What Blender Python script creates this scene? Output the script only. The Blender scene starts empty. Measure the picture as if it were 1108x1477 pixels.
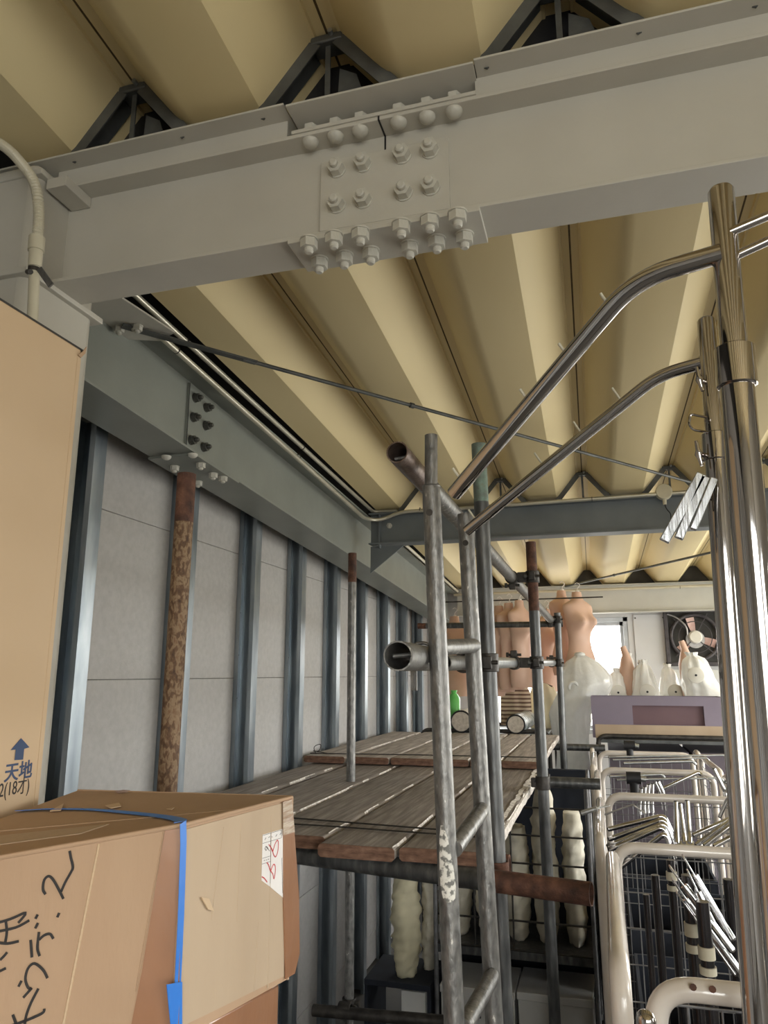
import bpy, bmesh, math, random
from mathutils import Vector, Matrix, noise
R = math.radians
random.seed(7)
S = bpy.context.scene
COL = S.collection

# ------------------------------------------------------------------ camera
EYE = 2.1                                     # camera height above the floor
FPX, CX, CY = 1048.3, 554.0, 738.5
_yaw, _pit, _rol = R(-16.21), R(12.5556), R(-0.0514)
FW = Vector((math.sin(_yaw)*math.cos(_pit), math.cos(_yaw)*math.cos(_pit), math.sin(_pit)))
_r = FW.cross(Vector((0, 0, 1))).normalized(); _u = _r.cross(FW)
RT = _r*math.cos(_rol) + _u*math.sin(_rol)
UP = -_r*math.sin(_rol) + _u*math.cos(_rol)
cam = bpy.data.cameras.new('camera'); camo = bpy.data.objects.new('camera', cam); COL.objects.link(camo)
camo.matrix_world = Matrix(((RT.x, UP.x, -FW.x, 0), (RT.y, UP.y, -FW.y, 0), (RT.z, UP.z, -FW.z, EYE), (0, 0, 0, 1)))
cam.sensor_fit = 'HORIZONTAL'; cam.sensor_width = 36.0; cam.lens = 36.0*FPX/1108.0
cam.clip_start = 0.02
S.camera = camo

# ------------------------------------------------------------------ world / light / exposure
S.view_settings.view_transform = 'Standard'; S.view_settings.look = 'None'
S.view_settings.gamma = 1.0; S.view_settings.use_curve_mapping = False
S.view_settings.exposure = 0.55
w = bpy.data.worlds.new('overcast_sky'); S.world = w; w.use_nodes = True
bg = w.node_tree.nodes['Background']; bg.inputs[1].default_value = 10.0
_nt = w.node_tree; _tc = _nt.nodes.new('ShaderNodeTexCoord'); _sx = _nt.nodes.new('ShaderNodeSeparateXYZ'); _rp = _nt.nodes.new('ShaderNodeValToRGB')
_nt.links.new(_tc.outputs['Generated'], _sx.inputs[0]); _nt.links.new(_sx.outputs['Z'], _rp.inputs['Fac']); _nt.links.new(_rp.outputs['Color'], bg.inputs[0])
_rp.color_ramp.elements[0].position = 0.0; _rp.color_ramp.elements[0].color = (.42, .40, .36, 1)     # ground below the horizon
_rp.color_ramp.elements[1].position = 0.03; _rp.color_ramp.elements[1].color = (1.0, .985, .955, 1)  # overcast sky
S.cycles.max_bounces = 10; S.cycles.diffuse_bounces = 7; S.cycles.glossy_bounces = 5
S.cycles.transparent_max_bounces = 12; S.cycles.sample_clamp_indirect = 6.0
S.cycles.caustics_reflective = False; S.cycles.caustics_refractive = False

# the room's windows: (wall, along0, along1, z0, z1); along is y on the right wall, x on the others
XR, YB, YF = 3.0, 7.72, -3.2                  # right wall, back wall, wall behind the camera
WIN_RIGHT = [(-2.4, -0.9, 1.3, 2.75), (1.1, 2.4, 1.2, 2.6), (3.5, 7.5, 0.45, 2.93)]
WIN_FRONT = [(0.2, 2.85, 1.0, 3.1)]
WIN_BACK = [(-1.16, 0.29, EYE-.58, EYE+.555)]
def portal(name, loc, rot, sx, sy):
    l = bpy.data.lights.new(name, 'AREA'); l.shape = 'RECTANGLE'; l.size = sx; l.size_y = sy
    l.cycles.is_portal = True
    o = bpy.data.objects.new(name, l); COL.objects.link(o); o.location = loc; o.rotation_euler = rot
for a, b, z0, z1 in WIN_RIGHT: portal('window_portal', (XR+0.16, (a+b)/2, (z0+z1)/2), (0, R(90), 0), z1-z0, b-a)
for a, b, z0, z1 in WIN_FRONT: portal('window_portal', ((a+b)/2, YF-0.16, (z0+z1)/2), (R(90), 0, 0), b-a, z1-z0)
for a, b, z0, z1 in WIN_BACK: portal('window_portal', ((a+b)/2, YB+0.16, (z0+z1)/2), (R(-90), 0, 0), b-a, z1-z0)

# ------------------------------------------------------------------ pixel -> place
CAM = Vector((0, 0, EYE))
def ray(x, y): return RT*((x-CX)/FPX) - UP*((y-CY)/FPX) + FW
def P(x, y, X=None, Y=None, Z=None, d=None):
    """the point of the photo's pixel (x, y) on a plane X=, Y= or Z= (Z relative to the eye), or at depth d"""
    r = ray(x, y)
    t = X/r.x if X is not None else Y/r.y if Y is not None else Z/r.z if Z is not None else d
    return CAM + r*t
def PP(x, y, o, n):
    r = ray(x, y); return CAM + r*((o-CAM).dot(n)/r.dot(n))
def V(x, y, z): return Vector((x, y, z+EYE))   # z relative to the eye

# ------------------------------------------------------------------ materials
def lin(c): return tuple((v/255/12.92 if v/255 <= .04045 else ((v/255+.055)/1.055)**2.4) for v in c) + (1,)
def mat(name, stops, scale=6, rough=.5, metal=0, bump=0, bscale=40, stretch=(1, 1, 1), detail=4, rvar=0, spec=.5, trans=0, coat=0, dist=0):
    """procedural: noise -> colour ramp (stops: list of (pos, sRGB)), noise bump"""
    m = bpy.data.materials.new(name); m.use_nodes = True
    nt = m.node_tree; b = nt.nodes['Principled BSDF']
    b.inputs['Metallic'].default_value = metal; b.inputs['Roughness'].default_value = rough
    b.inputs['Specular IOR Level'].default_value = spec
    b.inputs['Transmission Weight'].default_value = trans
    b.inputs['Coat Weight'].default_value = coat
    tc = nt.nodes.new('ShaderNodeTexCoord'); mp = nt.nodes.new('ShaderNodeMapping')
    mp.inputs['Scale'].default_value = stretch
    nt.links.new(tc.outputs['Object'], mp.inputs['Vector'])
    n = nt.nodes.new('ShaderNodeTexNoise'); n.inputs['Scale'].default_value = scale; n.inputs['Detail'].default_value = detail
    n.inputs['Distortion'].default_value = dist
    nt.links.new(mp.outputs[0], n.inputs['Vector'])
    rp = nt.nodes.new('ShaderNodeValToRGB'); cr = rp.color_ramp
    while len(cr.elements) > 1: cr.elements.remove(cr.elements[0])
    cr.elements[0].position = stops[0][0]; cr.elements[0].color = lin(stops[0][1])
    for p, c in stops[1:]:
        e = cr.elements.new(p); e.color = lin(c)
    nt.links.new(n.outputs['Fac'], rp.inputs['Fac']); nt.links.new(rp.outputs['Color'], b.inputs['Base Color'])
    if rvar:
        mr = nt.nodes.new('ShaderNodeMapRange'); mr.inputs['To Min'].default_value = max(.02, rough-rvar); mr.inputs['To Max'].default_value = rough+rvar
        nt.links.new(n.outputs['Fac'], mr.inputs['Value']); nt.links.new(mr.outputs[0], b.inputs['Roughness'])
    if bump:
        n2 = nt.nodes.new('ShaderNodeTexNoise'); n2.inputs['Scale'].default_value = bscale; n2.inputs['Detail'].default_value = 3
        nt.links.new(mp.outputs[0], n2.inputs['Vector'])
        bp = nt.nodes.new('ShaderNodeBump'); bp.inputs['Strength'].default_value = bump; bp.inputs['Distance'].default_value = .004
        nt.links.new(n2.outputs['Fac'], bp.inputs['Height']); nt.links.new(bp.outputs[0], b.inputs['Normal'])
    return m
M = {}
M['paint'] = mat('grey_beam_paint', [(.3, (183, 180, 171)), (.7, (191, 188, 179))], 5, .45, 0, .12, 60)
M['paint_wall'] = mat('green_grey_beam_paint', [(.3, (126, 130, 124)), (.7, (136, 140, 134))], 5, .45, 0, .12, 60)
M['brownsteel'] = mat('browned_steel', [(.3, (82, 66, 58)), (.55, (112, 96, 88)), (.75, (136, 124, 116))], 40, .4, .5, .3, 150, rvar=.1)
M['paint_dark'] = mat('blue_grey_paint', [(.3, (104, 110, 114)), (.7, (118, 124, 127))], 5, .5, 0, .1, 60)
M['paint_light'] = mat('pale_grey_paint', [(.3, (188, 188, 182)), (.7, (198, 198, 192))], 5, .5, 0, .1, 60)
M['plate'] = mat('splice_plate_paint', [(.3, (185, 182, 173)), (.7, (193, 190, 181))], 8, .42, 0, .15, 80)
M['bolt'] = mat('painted_bolt', [(.3, (186, 184, 175)), (.7, (200, 198, 189))], 30, .4, 0, .2, 200)
M['boltdark'] = mat('dark_bolt', [(.3, (58, 58, 56)), (.7, (92, 92, 88))], 60, .45, .3, .3, 200)
M['cream'] = mat('cream_foam_lining', [(.3, (214, 196, 148)), (.5, (220, 203, 158)), (.72, (226, 210, 166))], 1.6, .6, 0, .15, 25, (1, .35, 1), rvar=.06)
M['seam'] = mat('seam_line', [(.3, (70, 58, 38)), (.7, (98, 82, 56))], 20, .8)
M['bracket'] = mat('dark_bracket_steel', [(.3, (72, 74, 74)), (.7, (104, 106, 105))], 12, .5, .4, .2, 80)
M['closure'] = mat('dark_closure', [(.3, (48, 47, 45)), (.7, (66, 64, 60))], 8, .8)
M['board'] = mat('grey_fibre_board', [(.3, (174, 172, 170)), (.7, (184, 182, 180))], 40, .85, 0, .25, 160, rvar=.03)
M['galv'] = mat('galvanised_steel', [(.3, (128, 138, 146)), (.5, (150, 159, 166)), (.72, (176, 183, 188))], 14, .36, .85, .08, 60, (1, 1, .25), rvar=.08)
M['pole'] = mat('weathered_pole_steel', [(.3, (92, 92, 90)), (.46, (120, 119, 117)), (.6, (134, 133, 130)), (.68, (144, 142, 138)), (.72, (212, 209, 202))], 70, .4, .6, .35, 160, (1, 1, .45), rvar=.12, detail=6)
M['pole_grey'] = mat('grey_pole_steel', [(.3, (72, 73, 74)), (.55, (98, 99, 99)), (.74, (128, 128, 126))], 40, .42, .6, .25, 120, (1, 1, .25), rvar=.1)
M['pole_green'] = mat('green_spotted_pole', [(.3, (96, 104, 98)), (.5, (112, 122, 114)), (.62, (124, 146, 134)), (.72, (132, 96, 72))], 16, .55, .3, .3, 120)
M['rust'] = mat('rust', [(.28, (56, 40, 34)), (.5, (92, 62, 50)), (.72, (124, 88, 70))], 28, .75, .15, .6, 140, rvar=.1)
M['rustpole'] = mat('rusty_speckled_pole', [(.3, (74, 54, 40)), (.46, (106, 80, 58)), (.56, (142, 120, 94)), (.72, (118, 88, 64))], 90, .7, .15, .6, 160, (1, 1, .6), dist=.4)
M['whitespot'] = mat('white_paint_mark', [(.42, (120, 120, 116)), (.5, (220, 218, 210)), (.8, (235, 233, 226))], 90, .8, detail=6)
M['clamp'] = mat('dark_clamp_steel', [(.3, (46, 44, 42)), (.7, (78, 74, 70))], 24, .5, .5, .4, 90)
M['silver'] = mat('bright_zinc_tube', [(.3, (176, 180, 182)), (.7, (206, 208, 208))], 18, .3, .85, .1, 90)
M['chrome'] = mat('polished_chrome', [(.3, (172, 167, 164)), (.7, (186, 182, 179))], 3, .06, 1.0)
M['chrome2'] = mat('chrome_arm', [(.3, (205, 205, 206)), (.7, (222, 222, 224))], 3, .1, 1.0)
M['darkchrome'] = mat('dark_polished_tube', [(.3, (62, 60, 62)), (.7, (80, 78, 80))], 4, .2, .9)
M['alu'] = mat('aluminium_bar', [(.3, (150, 152, 154)), (.7, (190, 192, 194))], 60, .24, .9, .3, 120, (1, .3, .1))
M['ivory'] = mat('ivory_coated_tube', [(.3, (206, 197, 187)), (.62, (222, 214, 205)), (.8, (200, 187, 174))], 7, .22, 0, .08, 60, coat=.6)
M['wire'] = mat('dark_wire', [(.3, (110, 110, 112)), (.7, (142, 142, 144))], 20, .4, .6)
M['wirelight'] = mat('zinc_wire', [(.3, (140, 138, 136)), (.7, (176, 174, 172))], 20, .4, .6)
M['card'] = mat('brown_cardboard', [(.3, (172, 142, 114)), (.6, (180, 150, 122)), (.78, (186, 158, 130))], 4, .8, 0, .25, 70, (1, 1, .3))
M['card_side'] = mat('cardboard_worn', [(.3, (174, 152, 127)), (.7, (186, 165, 140))], 5, .75, 0, .4, 34, (1, 1, .25))
M['card_top'] = mat('cardboard_top', [(.3, (168, 140, 112)), (.7, (180, 152, 122))], 4, .8, 0, .3, 24)
M['card_tall'] = mat('pale_cardboard', [(.3, (194, 168, 136)), (.7, (202, 177, 146))], 3, .7, 0, .15, 30)
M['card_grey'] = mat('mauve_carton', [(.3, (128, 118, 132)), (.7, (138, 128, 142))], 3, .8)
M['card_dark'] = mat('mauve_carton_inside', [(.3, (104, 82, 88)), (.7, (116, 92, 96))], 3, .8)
M['card_under'] = mat('darkened_mauve_carton', [(.3, (88, 80, 88)), (.7, (100, 92, 100))], 3, .8)  # mauve darkened to give the dimness under the rack
M['tape'] = mat('brown_packing_tape', [(.3, (146, 104, 76)), (.7, (162, 118, 88))], 10, .28, 0, .3, 26, (1, 1, .5), coat=.4)
M['clear_tape'] = mat('shiny_strapped_tape', [(.35, (168, 140, 116)), (.6, (206, 190, 172))], 60, .2, 0, .3, 80, (.3, .3, 3), coat=.5)
M['blue'] = mat('blue_strap', [(.3, (36, 112, 205)), (.7, (50, 128, 220))], 12, .4, 0, .1, 60)
M['navy'] = mat('navy_print', [(.3, (58, 74, 104)), (.7, (66, 82, 112))], 20, .8)
M['ink'] = mat('black_marker', [(.3, (34, 30, 30)), (.7, (46, 42, 40))], 30, .7)
M['red'] = mat('red_marker', [(.3, (190, 34, 44)), (.7, (206, 48, 56))], 30, .7)
M['paper'] = mat('white_label_paper', [(.3, (226, 222, 220)), (.7, (236, 233, 230))], 10, .7)
M['wood'] = mat('weathered_plank', [(.25, (108, 100, 93)), (.5, (142, 133, 125)), (.64, (160, 151, 143)), (.8, (192, 184, 176))], 6, .6, 0, .6, 50, (12, .8, 3), detail=9, dist=.3)
M['wood2'] = mat('pale_weathered_plank', [(.3, (146, 136, 126)), (.5, (174, 164, 154)), (.7, (204, 195, 185))], 6, .65, 0, .6, 50, (9, .7, 3), detail=8, dist=.4)
M['wood_end'] = mat('reddish_plank_end', [(.3, (96, 70, 56)), (.55, (128, 96, 78)), (.75, (150, 118, 98))], 14, .8, 0, .5, 60, (2, 1, 6), detail=6)
M['splinter'] = mat('bare_splintered_edge', [(.35, (190, 182, 172)), (.6, (236, 230, 222))], 60, .85, 0, .8, 120)
M['conduit'] = mat('ivory_conduit', [(.3, (188, 182, 162)), (.7, (204, 198, 178))], 8, .4)
M['conduit_steel'] = mat('steel_conduit', [(.3, (186, 182, 166)), (.7, (206, 202, 188))], 8, .32, .5)
M['floor'] = mat('concrete_floor', [(.3, (74, 72, 69)), (.7, (90, 87, 83))], 3, .6, 0, .2, 30)
M['wall'] = mat('wall_paint', [(.3, (196, 196, 196)), (.7, (206, 206, 206))], 3, .8, 0, .08, 60)
M['frame'] = mat('aluminium_frame', [(.3, (176, 180, 184)), (.7, (192, 196, 200))], 10, .4, .4)
M['skin'] = mat('mannequin_skin', [(.3, (200, 166, 146)), (.7, (212, 178, 158))], 4, .5)
M['plastic'] = mat('white_plastic_wrap', [(.3, (234, 234, 230)), (.7, (246, 246, 243))], 10, .22, 0, 1.0, 22, coat=.3, dist=1.5)
def _translucent(m, f):
    nt = m.node_tree; b = nt.nodes['Principled BSDF']; out = [n for n in nt.nodes if n.type == 'OUTPUT_MATERIAL'][0]
    t = nt.nodes.new('ShaderNodeBsdfTranslucent'); t.inputs[0].default_value = (.9, .9, .88, 1); mx = nt.nodes.new('ShaderNodeMixShader'); mx.inputs[0].default_value = f
    nt.links.new(b.outputs[0], mx.inputs[1]); nt.links.new(t.outputs[0], mx.inputs[2]); nt.links.new(mx.outputs[0], out.inputs[0])
_translucent(M['plastic'], .28)
M['disc'] = mat('cream_disc', [(.3, (206, 202, 190)), (.7, (218, 214, 204))], 10, .5)
M['black'] = mat('black_rubber', [(.3, (20, 20, 22)), (.7, (32, 32, 36))], 10, .6)
M['navydark'] = mat('dark_navy_cloth', [(.3, (24, 28, 38)), (.7, (36, 42, 54))], 8, .8)
M['cloth'] = mat('offwhite_cloth', [(.3, (200, 194, 176)), (.7, (222, 216, 200))], 7, .85, 0, .8, 14, (1, 1, 1.6), dist=.6)
M['creamcloth'] = mat('cream_cloth', [(.3, (208, 200, 168)), (.7, (222, 214, 184))], 6, .8, 0, .4, 18)
M['green'] = mat('green_plastic', [(.3, (96, 190, 90)), (.7, (120, 206, 110))], 10, .4)
M['rollwrap'] = mat('printed_roll_wrap', [(.44, (120, 140, 150)), (.5, (224, 230, 232)), (.8, (236, 240, 242))], 22, .3, 0, .3, 30)
M['rollend'] = mat('rolled_fabric_end', [(.3, (168, 158, 144)), (.7, (206, 196, 182))], 40, .7, 0, .6, 90)
M['fanblade'] = mat('fan_blade', [(.3, (188, 150, 140)), (.7, (210, 178, 168))], 12, .5)
M['fanbody'] = mat('fan_dark', [(.3, (58, 54, 56)), (.7, (82, 78, 80))], 20, .6, .2)
M['whitebox'] = mat('white_storage_box', [(.3, (206, 206, 204)), (.7, (220, 220, 218))], 5, .6)
def stripes_mat():
    m = mat('striped_knit', [(.3, (200, 184, 160)), (.7, (208, 192, 168))], 5, .85)
    nt = m.node_tree; b = nt.nodes['Principled BSDF']
    wv = nt.nodes.new('ShaderNodeTexWave'); wv.bands_direction = 'Z'; wv.inputs['Scale'].default_value = 9; wv.inputs['Distortion'].default_value = .6
    tc = nt.nodes.new('ShaderNodeTexCoord'); nt.links.new(tc.outputs['Object'], wv.inputs['Vector'])
    rp = nt.nodes.new('ShaderNodeValToRGB'); rp.color_ramp.interpolation = 'CONSTANT'
    rp.color_ramp.elements[0].color = lin((214, 198, 174)); rp.color_ramp.elements[1].color = lin((120, 96, 82)); rp.color_ramp.elements[1].position = .58
    nt.links.new(wv.outputs['Fac'], rp.inputs['Fac']); nt.links.new(rp.outputs['Color'], b.inputs['Base Color'])
    return m
M['stripe'] = stripes_mat()
def glass_mat():
    m = bpy.data.materials.new('window_glass'); m.use_nodes = True; nt = m.node_tree
    for n in list(nt.nodes): nt.nodes.remove(n)
    o = nt.nodes.new('ShaderNodeOutputMaterial'); mx = nt.nodes.new('ShaderNodeMixShader'); mx.inputs[0].default_value = .06
    t = nt.nodes.new('ShaderNodeBsdfTransparent'); t.inputs[0].default_value = (.97, .98, .98, 1)
    g = nt.nodes.new('ShaderNodeBsdfGlossy'); g.inputs['Roughness'].default_value = .03
    nt.links.new(t.outputs[0], mx.inputs[1]); nt.links.new(g.outputs[0], mx.inputs[2]); nt.links.new(mx.outputs[0], o.inputs[0])
    return m
M['glass'] = glass_mat()

# ------------------------------------------------------------------ mesh helpers
OFF = {}                                      # world origin of the thing each object belongs to
def tag(o, label=None, cat=None, group=None, kind=None):
    if label: o['label'] = label
    if cat: o['category'] = cat
    if group: o['group'] = group
    if kind: o['kind'] = kind
    return o
def thing(name, loc, label, cat, group=None, kind=None):
    o = bpy.data.objects.new(name, None); o.empty_display_size = .05; COL.objects.link(o); o.location = loc
    OFF[o.name] = Vector(loc); tag(o, label, cat, group, kind); return o
def frame_of(a, b):
    d = (b-a).normalized(); h = Vector((0, 0, 1)) if abs(d.z) < .95 else Vector((1, 0, 0))
    u = d.cross(h).normalized(); return d, u, u.cross(d)
class MB:
    def __init__(s): s.v = []; s.f = []
    def add(s, vs, fs):
        o = len(s.v); s.v += [Vector(v) for v in vs]; s.f += [tuple(i+o for i in f) for f in fs]; return s
    def box(s, lo, hi):
        x0, y0, z0 = lo; x1, y1, z1 = hi
        return s.add([(x0,y0,z0),(x1,y0,z0),(x1,y1,z0),(x0,y1,z0),(x0,y0,z1),(x1,y0,z1),(x1,y1,z1),(x0,y1,z1)],
                     [(0,3,2,1),(4,5,6,7),(0,1,5,4),(1,2,6,5),(2,3,7,6),(3,0,4,7)])
    def hexa(s, q0, q1):                      # two quads (lists of 4 points)
        return s.add(list(q0)+list(q1), [(3,2,1,0),(4,5,6,7),(0,1,5,4),(1,2,6,5),(2,3,7,6),(3,0,4,7)])
    def prism(s, poly, ext):                  # polygon (3D points) extruded by a vector
        n = len(poly); ext = Vector(ext); vs = [Vector(p) for p in poly]; vs += [p+ext for p in vs]
        return s.add(vs, [tuple(range(n-1, -1, -1)), tuple(range(n, 2*n))] + [(i, (i+1) % n, n+(i+1) % n, n+i) for i in range(n)])
    def bar(s, a, b, wd, ht, up=None):        # rectangular bar from a to b
        a = Vector(a); b = Vector(b); d = (b-a).normalized()
        if up is None: _, u, v = frame_of(a, b)
        else: u = d.cross(Vector(up)).normalized(); v = u.cross(d)
        q = [u*wd/2*i + v*ht/2*j for i, j in ((-1,-1),(1,-1),(1,1),(-1,1))]
        return s.hexa([a+k for k in q], [b+k for k in q])
    def tube(s, pts, r, seg=16, caps=True):   # pts list; r number or list
        pts = [Vector(p) for p in pts]; n = len(pts); rs = r if isinstance(r, (list, tuple)) else [r]*n
        vs = []; fs = []; pu = None
        for i, p in enumerate(pts):
            d = (pts[min(i+1, n-1)]-pts[max(i-1, 0)]).normalized()
            if pu is None: _, u, v = frame_of(Vector((0,0,0)), d)
            else:
                u = (pu - d*pu.dot(d)).normalized(); v = u.cross(d)
            pu = u
            for k in range(seg):
                a = 2*math.pi*k/seg; vs.append(p + (u*math.cos(a)+v*math.sin(a))*rs[i])
        for i in range(n-1):
            for k in range(seg):
                k2 = (k+1) % seg; fs.append((i*seg+k, i*seg+k2, (i+1)*seg+k2, (i+1)*seg+k))
        if caps: fs.append(tuple(range(seg-1, -1, -1))); fs.append(tuple((n-1)*seg+k for k in range(seg)))
        return s.add(vs, fs)
    def pipe(s, a, b, r, th=.0028, seg=24):   # hollow open pipe
        a = Vector(a); b = Vector(b); d, u, v = frame_of(a, b); vs = []; fs = []
        for p, rr in ((a, r), (b, r), (b, r-th), (a, r-th)):
            for k in range(seg):
                t = 2*math.pi*k/seg; vs.append(p+(u*math.cos(t)+v*math.sin(t))*rr)
        for i in range(4):
            for k in range(seg):
                k2 = (k+1) % seg; j = (i+1) % 4; fs.append((i*seg+k, i*seg+k2, j*seg+k2, j*seg+k))
        return s.add(vs, fs)
    def ring(s, c, axis, R_, r_, seg=24, sg=8):
        c = Vector(c); d, u, v = frame_of(Vector((0,0,0)), Vector(axis)); vs = []; fs = []
        for i in range(seg):
            a = 2*math.pi*i/seg; e = u*math.cos(a)+v*math.sin(a)
            for k in range(sg):
                t = 2*math.pi*k/sg; vs.append(c+e*(R_+r_*math.cos(t))+d*r_*math.sin(t))
        for i in range(seg):
            for k in range(sg):
                fs.append((i*sg+k, i*sg+(k+1) % sg, ((i+1) % seg)*sg+(k+1) % sg, ((i+1) % seg)*sg+k))
        return s.add(vs, fs)
    def build(s, name, m, parent=None, bevel=0, smooth=True, angle=40, segs=2):
        me = bpy.data.meshes.new(name); off = OFF.get(parent.name, Vector((0,0,0))) if parent else Vector((0,0,0))
        me.from_pydata([tuple(v-off) for v in s.v], [], s.f)
        bm = bmesh.new(); bm.from_mesh(me); bmesh.ops.recalc_face_normals(bm, faces=bm.faces); bm.to_mesh(me); bm.free()
        if smooth:
            me.polygons.foreach_set('use_smooth', [True]*len(me.polygons)); me.set_sharp_from_angle(angle=R(angle))
        me.materials.append(M[m] if isinstance(m, str) else m)
        o = bpy.data.objects.new(name, me); COL.objects.link(o)
        if parent: o.parent = parent; OFF[o.name] = off
        if bevel:
            b = o.modifiers.new('bevel', 'BEVEL'); b.width = bevel; b.segments = segs; b.limit_method = 'ANGLE'; b.angle_limit = R(50)
        return o
def solo(o, origin):
    """move the origin of a single-mesh thing to a point of it"""
    origin = Vector(origin); o.data.transform(Matrix.Translation(-origin)); o.location = origin; OFF[o.name] = origin; return o
def place(proto, name, parent, loc, axis=None):
    """another object with the same mesh, under parent; loc in world"""
    o = bpy.data.objects.new(name, proto.data); COL.objects.link(o)
    o.parent = parent; o.location = Vector(loc) - OFF.get(parent.name, Vector((0,0,0)))
    if axis is not None: o.rotation_euler = Vector((0,0,1)).rotation_difference(Vector(axis)).to_euler()
    return o
def mesh_only(mb, name, m, **k):
    o = mb.build(name, m, **k); me = o.data; bpy.data.objects.remove(o); return me
class Proto:                                  # a mesh waiting to be placed
    def __init__(s, me): s.data = me
def arc(c, r, a0, a1, u, v, n=8):
    return [Vector(c)+(Vector(u)*math.cos(a0+(a1-a0)*i/n)+Vector(v)*math.sin(a0+(a1-a0)*i/n))*r for i in range(n+1)]
def bendpath(pts, r, n=7):
    """polyline with rounded corners"""
    pts = [Vector(p) for p in pts]; out = [pts[0]]
    for i in range(1, len(pts)-1):
        p = pts[i]; a = (pts[i-1]-p); b = (pts[i+1]-p); L = min(r, a.length*.48, b.length*.48)
        p0 = p+a.normalized()*L; p1 = p+b.normalized()*L
        for k in range(n+1):
            t = k/n; out.append(p0*(1-t)**2 + p*2*t*(1-t) + p1*t*t)
    return out+[pts[-1]]
def nut_mesh(name, m, af, h, stud, sl, wr=None):
    mb = MB(); wr = wr or af*.62
    mb.tube([(0,0,0),(0,0,h*.16)], wr, 18)
    c = af/math.sqrt(3)
    mb.prism([(c*math.cos(R(60*k)), c*math.sin(R(60*k)), h*.16) for k in range(6)], (0,0,h*.84))
    mb.tube([(0,0,h),(0,0,h+sl*.75),(0,0,h+sl)], [stud, stud, stud*.7], 14)
    return Proto(mesh_only(mb, name, m, bevel=0))
def dome_mesh(name, m, r, h):
    mb = MB(); n = 7
    mb.tube([(0,0,-.001)]+[(0,0,h*math.sin(R(90*i/n))) for i in range(n)], [r]+[r*math.cos(R(90*i/n)) for i in range(n)], 18)
    return Proto(mesh_only(mb, name, m))

# ================================================================== THE SHELL
def zrb(y): return .875 + .0578*(7.63-y)      # underside of the roof's low flats (relative to the eye)
RH = .157                                     # depth of the folded plate
def xs(k, y): return .5*k - .011*(y-1.26)     # where seam k runs
tag(MB().box((-1.95, YF-.2, -.12), (XR+.2, YB+.2, 0)).build('floor', 'floor', smooth=False), kind='structure')

# --- roof of folded plates
roof = thing('ceiling', (0, 2, EYE+1.2), None, None, kind='structure')
PROF = [(.003, RH), (.025, RH), (.027, RH-.009), (.034, RH-.009), (.112, .048), (.126, .031), (.141, .016), (.158, .006), (.178, 0), (.342, 0), (.352, .008), (.466, RH-.009), (.473, RH-.009), (.475, RH), (.497, RH)]
PROF_ALL = PROF
for k in range(-3, 6):
    PROF = PROF_ALL[8:] if k == -3 else PROF_ALL          # the first plate stops short of the wall
    mb = MB(); n = len(PROF); y0, y1 = YF, YB
    vs = [V(xs(k, y)+dx, y, zrb(y)+dz+t) for t in (0, .012) for y in (y0, y1) for dx, dz in PROF]
    fs = []
    for i in range(n-1):
        fs += [(i, i+1, n+i+1, n+i), (2*n+i, 3*n+i, 3*n+i+1, 2*n+i+1), (i, 2*n+i, 2*n+i+1, i+1), (n+i, n+i+1, 3*n+i+1, 3*n+i)]
    fs += [(0, n, 3*n, 2*n), (n-1, 3*n-1, 4*n-1, 2*n-1)]
    mb.add(vs, fs).build('roof_panel', 'cream', roof, angle=25)
MB().hexa([V(-1.95, YF, zrb(YF)+RH+.0125), V(-.95, YF, zrb(YF)+RH+.0125), V(-.95, YF, zrb(YF)+RH+.03), V(-1.95, YF, zrb(YF)+RH+.03)], [V(-1.95, YB, zrb(YB)+RH+.0125), V(-.95, YB, zrb(YB)+RH+.0125), V(-.95, YB, zrb(YB)+RH+.03), V(-1.95, YB, zrb(YB)+RH+.03)]).build('dark_void_sheet', 'closure', roof, smooth=False)  # dark sheet added so the gap above the wall beam reads black; blocks the sky
for k in range(-2, 6):
    mb = MB()
    mb.hexa([V(xs(k, YF)+a, YF, zrb(YF)+RH+b) for a, b in ((-.005, .001), (.005, .001), (.005, .014), (-.005, .014))],
            [V(xs(k, YB)+a, YB, zrb(YB)+RH+b) for a, b in ((-.005, .001), (.005, .001), (.005, .014), (-.005, .014))])
    mb.build('roof_seam', 'seam', roof)
    x = xs(k, 7.62); z = zrb(7.62)            # plate that closes the triangular opening over the end beam
    mb = MB().prism([V(x-.147, 7.62, z-.004), V(x+.147, 7.62, z-.004), V(x+.03, 7.62, z+RH-.006), V(x-.03, 7.62, z+RH-.006)], (0, .012, 0))
    mb.build('closure_plate', 'closure', roof)

for k in range(-2, 6):                        # the same closures above the near beam, behind its brackets
    x = xs(k, 1.352); z = zrb(1.352)
    MB().prism([V(x-.158, 1.352, 1.217), V(x+.158, 1.352, 1.217), V(x+.152, 1.352, z+.006), V(x+.03, 1.352, z+RH-.002), V(x-.03, 1.352, z+RH-.002), V(x-.152, 1.352, z+.006)], (0, .01, 0)).build('closure_plate', 'black', roof)

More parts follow.
